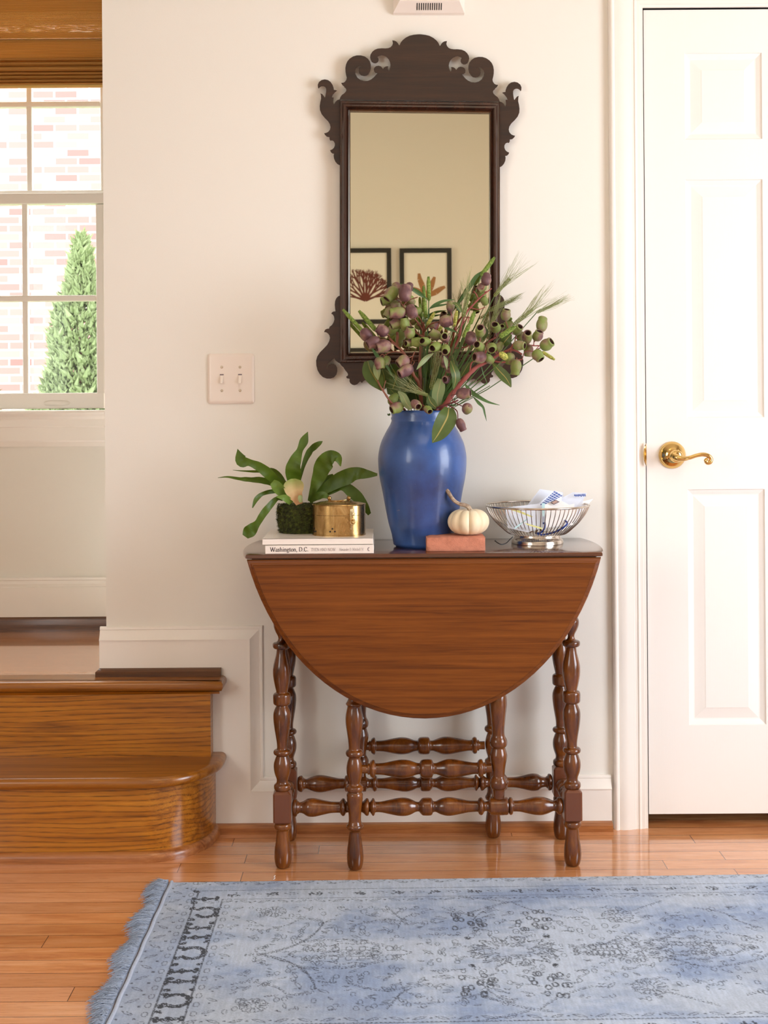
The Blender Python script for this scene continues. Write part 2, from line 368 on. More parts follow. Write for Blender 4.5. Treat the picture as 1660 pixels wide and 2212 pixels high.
def path_sweep(mb, path, prof, side, ymap, closed=False):
    """path: XZ points; prof: (offset to the side, protrusion); mitred corners; ymap(p)->Y"""
    n = len(path); rings = []
    for k in range(n):
        a = path[(k-1) % n] if (k > 0 or closed) else None; b = path[k]; c = path[(k+1) % n] if (k < n-1 or closed) else None
        def nrm(p, q):
            d = Vector((q[0]-p[0], q[1]-p[1])).normalized(); return Vector((-d.y, d.x))*side
        if a is None: m = nrm(b, c)
        elif c is None: m = nrm(a, b)
        else:
            n1, n2 = nrm(a, b), nrm(b, c); m = (n1+n2); m = m/(m.dot(n1)) if abs(m.dot(n1)) > 1e-6 else n1
        rings.append([(b[0]+m.x*o, ymap(h), b[1]+m.y*o) for o, h in prof])
    if closed: rings.append(rings[0])
    mb.rings(rings, closed=False, cap=False)
    return mb

# ================================================================== SETTING
LZ = .396                                       # landing height
YW = .634                                       # window wall
RX = 2.45; LX = -1.9; BY = -4.2; CZ = 2.95
XC = P(226, 800, D3).x                          # left corner of the back wall
XD0 = P(1394, 900, D3).x; XD1 = XD0+.775; ZD = P(1500, 17, D3).z
# floor
mb = MB(); mb.box(XC-1.3, RX, BY, .115, -.03, 0); tag(mb.build('floor', M['floor'], smooth=False), kind='structure')
mb = MB(); mb.box(LX, XC+.02, 0.0, YW+.1, LZ-.03, LZ); tag(mb.build('floor', M['floor'], smooth=False), kind='structure')
mb = MB(); mb.box(LX-.1, RX+.1, BY-.1, YW+.15, CZ, CZ+.1); tag(mb.build('ceiling', plain('ceiling_paint', (214, 206, 190), .8, var=.01), smooth=False), kind='structure')
# back wall with the door opening
mb = MB()
mb.box(XC, XD0, 0, .12, 0, CZ); mb.box(XD0, XD1, 0, .12, ZD, CZ); mb.box(XD1, RX, 0, .12, 0, CZ)
tag(mb.build('wall_back', M['wall'], smooth=False), kind='structure')
mb = MB(); mb.box(XD0-.1, XD1+.1, .14, .2, 0, ZD+.1); tag(mb.build('wall_light_block', M['dark'], smooth=False), kind='structure')  # dark panel added behind the door to block light
# right wall with window opening
M['wallshade'] = plain('side_wall_paint', (176, 164, 146), .7, var=.02)  # unseen side walls darkened so they bounce less fill
def wall_with_hole(name, axis, pos, th, a0, a1, z0, z1, ha0, ha1, hz0, hz1):
    mb = MB()
    def bx(a, b, c, d):
        if axis == 'X': mb.box(pos, pos+th, a, b, c, d)
        else: mb.box(a, b, pos, pos+th, c, d)
    bx(a0, ha0, z0, z1); bx(ha1, a1, z0, z1); bx(ha0, ha1, z0, hz0); bx(ha0, ha1, hz1, z1)
    return tag(mb.build(name, M['wallshade'], smooth=False), kind='structure')
wall_with_hole('wall_right', 'X', RX, .1, BY, .12, 0, CZ, -2.45, -1.05, .5, 2.35)
wall_with_hole('wall_left', 'X', LX-.1, .1, BY, YW+.1, 0, CZ, -3.45, -2.35, .7, 2.3)
mb = MB(); mb.box(LX-.1, RX+.1, BY-.1, BY, 0, CZ); tag(mb.build('wall_front', M['wall'], smooth=False), kind='structure')
d4 = YW+D3
# window wall
wx1 = P(224, 600, d4).x+.03; wx0 = P(-300, 600, d4).x; wz0 = P(100, 888, d4).z; wz1 = P(100, -80, d4).z
mb = MB()
mb.box(LX, wx0, YW, YW+.1, 0, CZ); mb.box(wx1, XC+.9, YW, YW+.1, 0, CZ); mb.box(wx0, wx1, YW, YW+.1, 0, wz0); mb.box(wx0, wx1, YW, YW+.1, wz1, CZ)
tag(mb.build('wall_window', M['wall'], smooth=False), kind='structure')
mb = MB(); mb.box(XC+.8, XC+.9, .12, YW, 0, CZ); tag(mb.build('wall_alcove', M['wall'], smooth=False), kind='structure')

# --- window 1 (double hung)
win = thing('window_1', P(100, 888, d4), kind='structure')
def bars(yf, th, rects, name, mat='trim', bev=.003):
    m_ = MB()
    for n_, (xa, ya, xb, yb) in enumerate(rects):
        yk = yf-.0004*n_
        a = P(xa, ya, yf+D3); b = P(xb, yb, yf+D3); ym = (ya+yb)/2; xm = (xa+xb)/2
        x0 = P(xa, ym, yf+D3).x; x1 = P(xb, ym, yf+D3).x; z1 = P(xm, ya, yf+D3).z; z0 = P(xm, yb, yf+D3).z
        m_.box(x0, x1, yk, yf+th-.0004*n_, z0, z1)
    return m_.build(name, M[mat], win, smooth=True, angle=30, bevel=bev)
yl, yu = YW+.02, YW+.055
bars(yl, .034, [(-300, 418, 225, 441), (-300, 850, 225, 884), (208, 441, 225, 850), (-300, 441, -284, 850)], 'lower_sash'); lsash = bpy.data.objects['lower_sash']
bars(yl+.006, .022, [(48, 440, 60, 851), (-118, 440, -106, 851), (-284, 639, 208, 652)], 'muntin')
bars(yu, .034, [(216, -80, 232, 420), (-300, -80, -284, 420), (-300, -80, 225, -50), (-300, 412, 225, 430)], 'upper_sash')
bars(yu+.006, .022, [(56, -60, 68, 412), (-112, -60, -100, 412), (-284, 220, 216, 232), (-284, 20, 216, 32)], 'muntin')
m_ = MB()
for yy, za, zb in ((yl+.018, 441, 850), (yu+.018, -60, 412)):
    a = P(-290, za, yy+D3); b = P(215, zb, yy+D3); m_.box(a.x, b.x, yy, yy+.003, b.z, a.z)
m_.build('pane', M['glass'], win, smooth=False)
# sash lift
a = P(121, 871, yl+D3); m_ = MB(); m_.lathe((a.x-.04, yl+.002, a.z), (a.x+.045, yl+.002, a.z), [(0, .002), (.1, .007), (.3, .009), (.7, .009), (.9, .007), (1, .002)], 12)
m_.build('sash_lift', M['trim'], lsash)
# stool and apron
m_ = MB(); x0 = LX+.4; x1 = XC+.1
prof = [(0, .0), (0, -.04), (.002, -.045), (.008, -.045), (.012, -.04), (.012, -.032), (.020, -.028), (.026, -.020), (.028, -.018), (.050, -.018), (.052, -.014), (.092, -.014), (.096, -.010), (.110, -.006), (.110, 0)]
zt = P(110, 886, d4-.045).z
m_.rings([[(x, YW+h, zt-o) for o, h in prof] for x in (x0, x1)], closed=True, cap=True)
m_.build('window_sill', M['trim'], win, angle=25)

# baseboard on window wall, with dark shoe
zb = P(110, 1331, d4).z; zt = P(110, 1246, d4).z
m_ = MB(); prof = [(zb, 0), (zb, -.014), (zt-.030, -.014), (zt-.028, -.010), (zt-.020, -.011), (zt-.010, -.008), (zt-.008, -.011), (zt-.002, -.010), (zt, -.006), (zt, 0)]
m_.rings([[(x, YW+h, z) for z, h in prof] for x in (LX, XC+.3)], closed=True)
tag(m_.build('baseboard_window', M['trim'], angle=20), kind='structure')
m_ = MB(); zs = LZ; prof = [(zs, 0), (zs, -.022), (zb-.010, -.022), (zb-.003, -.019), (zb, -.014), (zb, 0)]
m_.rings([[(x, YW+h, z) for z, h in prof] for x in (LX, XC+.3)], closed=True)
tag(m_.build('trim_1', M['oak_dark'], angle=30), kind='structure')

# --- baseboard of the back wall: board, moulding and shoe
TH = .015
def W(px, py): p = P(px, py, D3); return (p.x, p.z)
path_o = [W(219, 1353.5), W(567, 1350), W(572, 1678), W(1321, 1671)]      # outer (top) edge of moulding
# straighten
zt1 = (path_o[0][1]+path_o[1][1])/2; xv = (path_o[1][0]+path_o[2][0])/2; zt2 = (path_o[2][1]+path_o[3][1])/2; xl = XC-TH; xr = P(1320, 1700, D3).x
outer = [(xl, zt1), (xv, zt1), (xv, zt2), (xr, zt2)]
mw = .033
m_ = MB()
zbase = .0
poly = [(xl, LZ), (xl, zt1-mw), (xv-mw, zt1-mw), (xv-mw, zt2-mw), (xr, zt2-mw), (xr, zbase), (P(452, 1750, D3).x-.12, zbase), (P(452, 1750, D3).x-.12, LZ)]
m_.prism(poly, lambda x, z: (x, -TH, z), lambda x, z: (x, .0, z))
# moulding swept along the outer edge (offset measured inwards)
prof = [(0, 0), (0, -.004), (.002, -.007), (.007, -.008), (.0085, -.0055), (.0105, -.0065), (.016, -.0085), (.024, -.012), (.030, -.0165), (.032, -.018), (.0345, -.0175), (.0345, -.014)]
path_sweep(m_, outer, [(o, h) for o, h in prof], -1, lambda h: h)
m_.box(XC-TH, XC-.0002, -TH+.0006, .12, LZ, zt1-mw); m_.add([(xl, h, zt1-o) for o, h in prof]+[(xl, 0, zt1-mw)], [tuple(range(len(prof)+1))])
m_.build('baseboard_back', M['trim'], angle=22)
tag(bpy.data.objects['baseboard_back'], kind='structure')
# shoe mouldings
m_ = MB(); zs = P(900, 1777, D3-.02).z; prof = [(0, -TH), (0, -TH-.016), (zs-.008, -TH-.016), (zs-.002, -TH-.011), (zs, -TH-.003), (zs, -TH)]
m_.rings([[(x, h, z) for z, h in prof] for x in (P(466, 1780, D3).x, xr)], closed=True)
tag(m_.build('trim_2', M['oak_shoe'], angle=30), kind='structure')
m_ = MB(); za, zb2 = LZ, LZ+.0195
prof = [(za, -TH), (za, -TH-.016), (zb2-.007, -TH-.016), (zb2-.002, -TH-.010), (zb2, -TH)]
xs0 = P(206, 1458, D3-.03).x; xs1 = P(477, 1458, D3-.03).x
m_.rings([[(xs0, h, z) if False else (xs0+(0.0 if z < zb2-.004 else .006), h, z) for z, h in prof], [(xs1, h, z) for z, h in prof]], closed=True)
tag(m_.build('trim_3', M['oak_dark'], angle=30), kind='structure')

# --- staircase
st = thing('staircase', (-1.2, -.12, 0), 'two stained oak steps with rounded bullnose treads up to the landing', 'stairs')
xr1 = P(455, 1560, 3.156).x; XL = LX
def nosing_prism(mb, plan, z0, z1, r):
    """plan polygon CCW in XY swept with a half-round edge on z"""
    n = len(plan); loops = []
    cen = Vector((sum(p[0] for p in plan)/n, sum(p[1] for p in plan)/n))
    for k in range(9):
        a = -PI/2+PI*k/8; off = -r*(1-math.cos(a)); z = (z0+z1)/2+(z1-z0)/2*math.sin(a)
        loops.append([(x+nx*off, y+ny*off, z) for (x, y, nx, ny) in plan])
    mb.rings(loops, closed=True, cap=True)
def stepplan(xe, yf, rx, ry, n=14, back=-.0155):
    pts = [(XL, yf, 0, -1)]
    for k in range(n+1):
        a = -PI/2+PI/2*k/n
        nx, ny = math.cos(a)/rx, math.sin(a)/ry; L = math.hypot(nx, ny)
        pts.append((xe-rx+rx*math.cos(a), yf+ry+ry*math.sin(a), nx/L, ny/L))
    pts.append((xe, back, 1, 0)); pts.append((XL, back, 0, 0)); return pts
z1s = .2035
xe = P(481, 1650, 3.12).x
m_ = MB(); nosing_prism(m_, stepplan(xe, 2.975-D3, .17, .185), z1s-.027, z1s, .013); m_.build('tread', M['oak_tread'], st, angle=40)
xe_r = P(457, 1740, 3.12).x
pl = stepplan(xe_r, 3.002-D3, .155, .165)
m_ = MB(); m_.rings([[(x, y, z) for x, y, _, _ in pl] for z in (0, z1s-.025)], closed=True); m_.build('riser', M['oak'], st, angle=40)
m_ = MB(); loops = []
for o, z in ((0, .0), (.013, .0), (.013, .012), (.009, .020), (.003, .0235), (0, .0235)):
    loops.append([(x+nx*o, y+ny*o, z) for x, y, nx, ny in pl[:-1]])
m_.rings(loops, closed=False, cap=False); m_.build('shoe_moulding', M['oak_shoe'], st, angle=40)
# upper riser and nosing
m_ = MB(); m_.box(XL, xr1, 3.156-D3, -.0155, z1s-.002, LZ-.022); m_.build('riser', M['oak'], st, smooth=False)
xn = P(483, 1480, 3.135).x
m_ = MB(); pl2 = [(XL, 3.128-D3, 0, -1), (xn-.004, 3.128-D3, 0, -1), (xn-.001, 3.130-D3, .7, -.7), (xn, 3.135-D3, 1, 0), (xn, -.0155, 1, 0), (XL, -.0155, 0, 0)]
nosing_prism(m_, pl2, LZ-.026, LZ, .013); m_.build('tread', M['oak_tread'], st, angle=40)
m_ = MB(); m_.box(XL, XC-TH-.001, -.016, .002, LZ-.026, LZ); m_.build('landing_nosing', M['oak_tread'], st, smooth=False)
m_ = MB(); xcv = P(473, 1500, 3.14).x; prof = [(0, 0), (.0, -.014), (-.002, -.014), (-.008, -.006), (-.010, -.004), (-.010, 0)]
m_.rings([[(x, 3.156-D3+h, LZ-.0255+z) for z, h in prof] for x in (XL, xcv)], closed=True); m_.build('cove_moulding', M['oak'], st, angle=30)
# carcass under the landing so nothing is open from the side
m_ = MB(); m_.box(XL, XC, .0, .09, 0, LZ-.03); tag(m_.build('wall_stair', M['wall'], smooth=False), kind='structure')

# --- door 1
door = thing('door_1', (XD0+.38, .02, 0), kind='structure')
XS0 = XD0+.004; DW = .762; XS1 = XS0+DW; ZB = P(1500, 1759, D3).z; ZT = P(1500, 20, D3).z; YF = .004
def pz(y, x=1560): return P(x, y, D3).z
m_ = MB()
pnl_rows = [(pz(300), pz(113)), (pz(902), pz(387)), (pz(1567), pz(1057))]
cxp = (XS0+XS1)/2
xa = P(1484, 650, D3).x; xb = P(1651, 650, D3).x
xa2, xb2 = XS0+XS1-xb, XS0+XS1-xa
xs = [XS0, xa, xb, xa2, xb2, XS1]; zs_ = [ZB]+[v for r in reversed([(a, b) for a, b in pnl_rows]) for v in r]+[ZT]
zs_ = sorted(zs_)
for i in range(5):
    for j in range(len(zs_)-1):
        x0, x1, z0, z1 = xs[i], xs[i+1], zs_[j], zs_[j+1]
        if i in (1, 3) and j in (1, 3, 5):
            loops = []
            for off, dep in ((0, 0), (.002, .0035), (.008, .006), (.013, .0085), (.016, .009), (.041, .0035), (.044, .0025)):
                loops.append([(x0+off, YF+dep, z0+off), (x1-off, YF+dep, z0+off), (x1-off, YF+dep, z1-off), (x0+off, YF+dep, z1-off)])
            m_.rings(loops, cap=False); n = len(m_.v); m_.add(loops[-1], [(0, 1, 2, 3)])
        else: m_.add([(x0, YF, z0), (x1, YF, z0), (x1, YF, z1), (x0, YF, z1)], [(0, 1, 2, 3)])
m_.box(XS0, XS1, YF+.0095, YF+.035, ZB, ZT)
m_.add([(XS0, YF, ZB), (XS0, YF+.01, ZB), (XS0, YF+.01, ZT), (XS0, YF, ZT)], [(0, 1, 2, 3)]); m_.add([(XS0, YF, ZB), (XS1, YF, ZB), (XS1, YF+.01, ZB), (XS0, YF+.01, ZB)], [(0, 1, 2, 3)])
def doorm():
    n = NT('door_paint'); f = n.noise(n.coord((220, 30, 6)), 2, 3, .6)
    n.set(col=s2l((244, 238, 230)), rough=.36); n.bump(f, .12, .0008); return n.m
M['door'] = doorm()
m_.build('door_slab', M['door'], door, smooth=False)
# lever handle
cp = P(1453, 983, D3); cx_, cz_ = cp.x, cp.z
m_ = MB(); m_.lathe((cx_, YF, cz_), (cx_, YF-.03, cz_), [(0, .0335), (.12, .0345), (.25, .0325), (.45, .027), (.6, .021), (.68, .0185), (.70, .015), (.75, .014), (1, .0135)], 32)
hd = m_.build('lever_handle', M['brass'], door, angle=50)
def Q(zx, zy, dd): p = P(1380+zx/9.222, 940+zy/9.222, D3+dd); return p
lev = smoothline([tuple(Q(700, 420, -.045)), tuple(Q(770, 450, -.055)), tuple(Q(880, 470, -.06)), tuple(Q(1020, 450, -.06)), tuple(Q(1160, 405, -.06)), tuple(Q(1290, 385, -.06)), tuple(Q(1390, 410, -.06)), tuple(Q(1445, 470, -.06)), tuple(Q(1430, 540, -.06)), tuple(Q(1370, 550, -.06)), tuple(Q(1345, 500, -.06)), tuple(Q(1385, 485, -.06))], 5)
rr = [.010]*6+[.0075]*6+[.0055]*16+[.0065]*8
rad = [.011-(.006*min(1, k/14)) if k < 22 else .0052 for k in range(len(lev))]
m_ = MB(); m_.tube(lev, rad, 10); m_.lathe((cx_, YF-.022, cz_), (cx_+.002, YF-.052, cz_-.002), [(0, .0125), (.3, .013), (.34, .0155), (.8, .016), (.95, .013), (1, .009)], 24); m_.build('lever', M['brass'], hd, angle=60)
m_ = MB(); m_.lathe((cx_+.002, YF-.051, cz_-.002), (cx_+.002, YF-.0545, cz_-.002), [(0, .0075), (.8, .0072), (1, .005)], 20); m_.build('lock_button', M['brass'], hd)
m_ = MB(); m_.lathe((cx_+.0025, YF-.0544, cz_-.002), (cx_+.0025, YF-.0548, cz_-.002), [(0, .0018), (1, .0018)], 12); m_.build('lock_hole', M['dark'], hd)
# strike plate lip
a = P(1391.5, 957, D3); b = P(1397, 1006, D3); pts = []
m_ = MB(); loops = []
for k in range(13):
    t = k/12; z = a.z+(b.z-a.z)*t; ww = .0075*math.sin(PI*t)**.6+.0005
    loops.append([(XD0+.001, -.012, z), (XD0-ww*.6, -.0185, z), (XD0-ww, -.0175, z), (XD0-ww*.4, -.010, z)])
m_.rings(loops); m_.build('strike_plate', M['brass'], door)
# casing
m_ = MB()
cw = XD0-P(1320, 900, D3).x
prof = [(0, .0), (0, -.012), (.003, -.0175), (.006, -.019), (.010, -.0185), (.013, -.0155), (.016, -.0165), (.024, -.0185), (.036, -.0175), (.050, -.0125), (.054, -.012), (.0555, -.0095), (.062, -.0095), (.0645, -.0115), (.0685, -.0105), (.070, -.0085), (cw-.008, -.0085), (cw-.007, -.006), (cw, -.006), (cw, .0)]
outer_c = [(XD0-cw, 0.0), (XD0-cw, ZD+cw), (XD1+cw, ZD+cw), (XD1+cw, 0.0)]
path_sweep(m_, outer_c, prof, -1, lambda h: h)
m_.add([(XD0-cw+o, h, .0) for o, h in prof], [tuple(range(len(prof)))])
tag(m_.build('trim_4', M['trim'], angle=20), kind='structure')
m_ = MB(); m_.box(XD0-.001, XD0+.0015, .0, .12, 0, ZD); m_.box(XD0, XD1, .0, .12, ZD-.001, ZD+.001); m_.box(XD1-.0015, XD1+.001, .0, .12, 0, ZD)  # thin near-black strips paint the shade in the door gap
tag(m_.build('door_gap_shade', M['dark'], smooth=False), kind='structure')

# --- windows in the unseen side walls (daylight comes through them)
def side_window(name, x, y0, y1, z0, z1, s):
    t = thing(name, (x, (y0+y1)/2, z0), kind='structure'); m_ = MB(); w_ = .05
    m_.box(x-.03*s-.015, x-.03*s+.015, y0, y0+w_, z0, z1); m_.box(x-.03*s-.015, x-.03*s+.015, y1-w_, y1, z0, z1)
    m_.box(x-.03*s-.015, x-.03*s+.015, y0+w_, y1-w_, z0, z0+w_); m_.box(x-.03*s-.015, x-.03*s+.015, y0+w_, y1-w_, z1-w_, z1)
    m_.build('window_frame', M['trim'], t, smooth=False)
    return t
side_window('window_2', RX+.1, -2.45, -1.05, .5, 2.35, 1)
side_window('window_3', LX-.1, -3.45, -2.35, .7, 2.3, -1)

# ================================================================== OUTSIDE
m_ = MB(); m_.box(-6, 6, YW+.11, 12, -.25, -.2); tag(m_.build('ground', M['lawn'], smooth=False), kind='structure')
bw = 8.2
m_ = MB(); m_.box(-6.5, 3, bw, bw+.3, -.2, 7.5); tag(m_.build('brick_house', M['extbrick'], smooth=False), 'pale pink brick house wall seen bright through the window', 'building')
def conifer(px, ytop, d, rad, label, seed, n=22000):
    rnd = random.Random(seed); top = P(px, ytop, d); hgt = top.z+.2
    root = thing('conifer', (top.x, top.y, -.2), label, 'tree', 'evergreens outside the window')
    m_ = MB()
    for k in range(n):
        t = rnd.random()**.75                        # 0 bottom .. 1 top (denser low)
        t = 1-t if rnd.random() < .15 else 1-rnd.random()**.62
        z = -.15+hgt*t; R0 = rad*(1-t)**.85*(.80+.13*math.sin(t*23+seed)+.20*mnoise.noise(Vector((t*9, 3*math.cos(k*2.4), seed)))+.12*rnd.random())+.02
        a = rnd.random()*2*PI; r = R0*(.72+.28*rnd.random()); s_ = .014+.03*rnd.random()*rnd.random()*1.6
        c = Vector((top.x+r*math.cos(a), top.y+r*math.sin(a), z))
        up = Vector((math.cos(a)*.7+rnd.uniform(-.7, .7), math.sin(a)*.7+rnd.uniform(-.7, .7), 1)).normalized(); sd = up.cross(Vector((rnd.uniform(-1, 1), rnd.uniform(-1, 1), rnd.uniform(-1, 1)))).normalized(); nn = up.cross(sd)
        m_.add([c-sd*s_*.45, c-up*s_*.6, c+sd*s_*.45, c+up*s_*1.3+nn*s_*.3, c+nn*s_*.35, c-nn*s_*.25], [(0, 1, 4), (1, 2, 4), (2, 3, 4), (3, 0, 4), (1, 0, 5), (2, 1, 5), (3, 2, 5), (0, 3, 5)])
    m_.build('foliage', M['conifer'], root, smooth=False)
    m_ = MB(); m_.tube([(top.x, top.y, -.2), (top.x, top.y, hgt*.6)], [.06, .02], 8); m_.build('trunk', M['twigdark'], root)
conifer(176, 520, 8.6, .60, 'tall pointed pale green evergreen outside the lower right window panes', 3)
conifer(-62, 690, 8.9, .42, 'low evergreen shrub at the far left edge of the window', 11, 7000)

# ================================================================== ROMAN SHADE
yb = YW-.028
bl = thing('woven_shade', P(110, 190, yb+D3), 'brown woven wood roman shade folded up at the top of the window', 'window shade')
bx0 = P(-310, 100, yb+D3).x; bx1 = XC+.03
zb_ = P(110, 191, yb+D3).z; zf = P(110, 128, yb+D3).z; zt_ = 2.5
m_ = MB(); prof = [(yb+.01, zt_), (yb+.01, P(110, 88, yb+D3).z), (yb+.004, P(110, 86, yb+D3).z), (yb+.004, P(110, 83, yb+D3).z), (yb, zf)]
m_.rings([[(x, y, z) for y, z in prof]+[(x, y+.003, z) for y, z in prof[::-1]] for x in (bx0, bx1)], closed=True)
m_.build('shade_panel', M['blind'], bl, smooth=False)
m_ = MB(); zz = zf; ys = [136, 147, 158.5, 167, 174.5, 183, 190.5]; yprev = 128
for k, yy in enumerate(ys):
    z0_ = P(110, yy, yb+D3).z; z1_ = P(110, yprev, yb+D3).z; r = (z1_-z0_)/2; yprev = yy
    pr = [(yb-.012+.004*(k % 2)-(r+.008)*math.sin(PI*j/8)-.002*k*.5, z1_-(z1_-z0_)*(1-math.cos(PI*j/8))/2*.93) for j in range(9)]
    m_.rings([[(x, y, z) for y, z in pr]+[(x, yb+.004, z0_+.0015), (x, yb+.004, z1_)] for x in (bx0, bx1)], closed=True)
m_.build('folded_hem', M['blind'], bl, angle=60)

# ================================================================== CHIME, SWITCH
ch = thing('door_chime', P(927, 0, D3), 'cream chime box with twelve dark slots high on the wall above the mirror', 'chime')
m_ = MB()
def rect_loop(x0, x1, y0, y1, Y): return [tuple(Vector((P(x, y, D3).x, Y, P(x, y, D3).z))) for x, y in ((x0, y0), (x1, y0), (x1, y1), (x0, y1))]
m_.rings([rect_loop(850, 1003, -180, 33, 0), rect_loop(850, 1003, -180, 31, -.012), rect_loop(863.5, 991, -168, 11, -.036), rect_loop(866, 988, -165, 8, -.036), rect_loop(867, 987, -164, 7, -.033)], cap=True)
m_.build('chime_cover', M['plate'], ch, angle=20)
m_ = MB()
for k in range(12):
    x = 901+k*4.72; t0, t1 = .22, .80
    def onb(x_, t):      # along the bevel from bottom (t=0) to the face
        yy = 31+(11-31)*t; Y = -.012+(-.036+.012)*t-.0008; p = P(x_, yy, D3); return (p.x, Y, p.z)
    m_.add([onb(x-1.0, t0), onb(x+1.0, t0), onb(x+1.0, t1), onb(x-1.0, t1)], [(0, 1, 2, 3)])
m_.build('slots', M['chimedark'], ch, smooth=False)

sw = thing('light_switch', P(499, 818, D3), 'cream double toggle switch plate on the wall left of the mirror', 'light switch')
def rrect(x0, x1, z0, z1, r, n=6):
    pts = []
    for cx, cz, a0 in ((x1-r, z1-r, 0), (x0+r, z1-r, PI/2), (x0+r, z0+r, PI), (x1-r, z0+r, 3*PI/2)):
        for k in range(n+1): a = a0+PI/2*k/n; pts.append((cx+r*math.cos(a), cz+r*math.sin(a)))
    return pts
c = P(499.5, 818, D3); hw = 50.5*D3/F; hh = 54.5*D3/F
m_ = MB(); loops = []
for o, Y in ((0, 0), (0, -.003), (.003, -.0055), (.007, -.0068), (.010, -.007)): loops.append([(x, Y, z) for x, z in rrect(c.x-hw+o, c.x+hw-o, c.z-hh+o, c.z+hh-o, max(.001, .008-o*.6))])
m_.rings(loops); m_.build('plate', M['plate'], sw, angle=50)
for xk in (-.0225, .0235):
    x = c.x+xk; m_ = MB(); m_.box(x-.0055, x+.0055, -.0078, -.0068, c.z-.0125, c.z+.0125); m_.build('toggle_slot', M['plate'], sw, smooth=False)
    m_ = MB(); m_.box(x-.0048, x+.0048, -.0081, -.0079, c.z+.0085, c.z+.0115); m_.build('toggle_shadow_gap', M['inkgrey'], sw, smooth=False)  # grey strip drawn as the shadow above the toggle
    m_ = MB(); m_.rings([[(x-.0042, -.0079, c.z-.010), (x+.0042, -.0079, c.z-.010), (x+.0042, -.0079, c.z+.009), (x-.0042, -.0079, c.z+.009)], [(x-.0033, -.0175, c.z-.0125), (x+.0033, -.0175, c.z-.0125), (x+.0033, -.0155, c.z-.005), (x-.0033, -.0155, c.z-.005)]]); m_.build('toggle', M['plate'], sw, bevel=.0008)
    for zk in (-.030, .029):
        m_ = MB(); m_.lathe((x, -.0069, c.z+zk), (x, -.0085, c.z+zk), [(0, .0035), (.6, .0033), (1, .002)], 14); m_.build('screw', M['screw'], sw)
        
# ================================================================== MIRROR
mir = thing('wall_mirror', (P(907, 500, D3).x, 0, P(907, 500, D3).z), 'tall mirror in dark carved scroll-cut wooden frame on wall', 'mirror')
CXM = 907.0
def TM(px, py): return px, py+.0128*(px-CXM)
YM0, YM1 = -.012, -.023
def fret(pts, name, dm=None, y0=YM0, y1=YM1):
    m_ = MB(); n = len(pts)
    P0 = [P(x, y, D3+y0) for x, y in pts]; P1 = [P(x, y, D3+y1) for x, y in pts]
    m_.add([*P0, *P1], [tuple(range(n))[::-1], tuple(range(n, 2*n))]+[(k, (k+1) % n, (k+1) % n+n, k+n) for k in range(n)])
    return m_.build(name, M['mir'], mir, smooth=True, angle=40)
crest = [(375,1075),(375,1065),(385,1035),(405,1005),(440,980),(465,955),(475,930),(465,905),(445,890),(440,875),(420,862),(405,840),(397,822),(430,820),(455,805),(475,775),(480,745),(470,705),(462,660),(460,600),(470,545),(490,500),(525,460),(575,428),(630,412),(690,412),(750,428),(795,460),(825,500),(840,550),(842,600),(830,650),(805,690),(775,718),(735,722),(695,712),(668,685),(656,650),(662,610),(680,588),(697,577),(670,573),(640,585),(615,612),(605,650),(612,695),(640,745),(685,780),(740,796),(795,793),(845,770),(885,740),(915,705),(938,680),(905,672),(888,650),(884,620),(895,592),(920,572),(955,566),(990,576),(1012,600),(1022,616),(1040,592),(1065,576),(1100,574),(1095,600),(1095,625),(1105,642),(1120,620),(1130,590),(1134,550),(1125,510),(1105,470),(1075,438),(1035,418),(1000,412),(965,420),(940,436),(955,460),(957,490),(945,515),(915,532),(885,530),(855,512),(838,480),(828,440),(835,400),(860,360),(895,330),(940,312),(1000,306),(1060,308),(1100,304),(1135,290),(1160,262),(1170,230),(1160,187),(1195,192),(1225,208),(1248,235),(1258,255),(1268,262),(1278,240),(1290,215),(1320,180),(1365,145),(1420,118),(1480,104),(1540,98)]
K = 1659/240
L_ = [(680+x/K, 60+y/K) for x, y in crest]
def lr(pts_abs, shift=.0128*170):
    # left half traced in the photo (already lower/higher there): take tilt out, mirror, put tilt back
    base = [(x, y-.0128*(x-CXM)) for x, y in pts_abs]
    return [TM(x, y) for x, y in base], [TM(2*CXM-x, y) for x, y in base]
Lp, Rp = lr(L_)
fret(Lp+[TM(907, 74)]+Rp[::-1], 'crest')
ear = [(370,1070),(340,1080),(315,1100),(295,1135),(287,1143),(278,1110),(282,1070),(285,1042),(255,1042),(270,1005),(305,965),(338,938),(315,930),(287,925),(285,900),(270,855),(240,810),(200,780),(150,770),(105,780),(65,810),(47,850),(50,890),(60,910),(75,890),(100,875),(130,873),(158,885),(172,910),(172,950),(165,1000),(158,1035),(150,1040),(135,1015),(115,990),(87,978),(95,1010),(97,1060),(85,1110),(76,1170),(80,1230),(105,1290),(150,1345),(200,1395),(228,1440),(238,1485),(228,1525),(200,1557),(165,1572),(142,1574),(155,1600),(185,1628),(222,1635),(222,1660),(235,1687),(260,1682),(285,1695),(302,1725),(303,1755),(290,1790),(265,1815),(230,1830),(245,1860),(265,1877),(290,1882),(284,1910),(290,1955),(310,2000),(340,2035),(367,2050),(390,2050),(390,1070)]
Lp, Rp = lr([(680+x/K, 60+y/K) for x, y in ear]); fret(Lp, 'upper_ear'); fret(Rp, 'upper_ear')
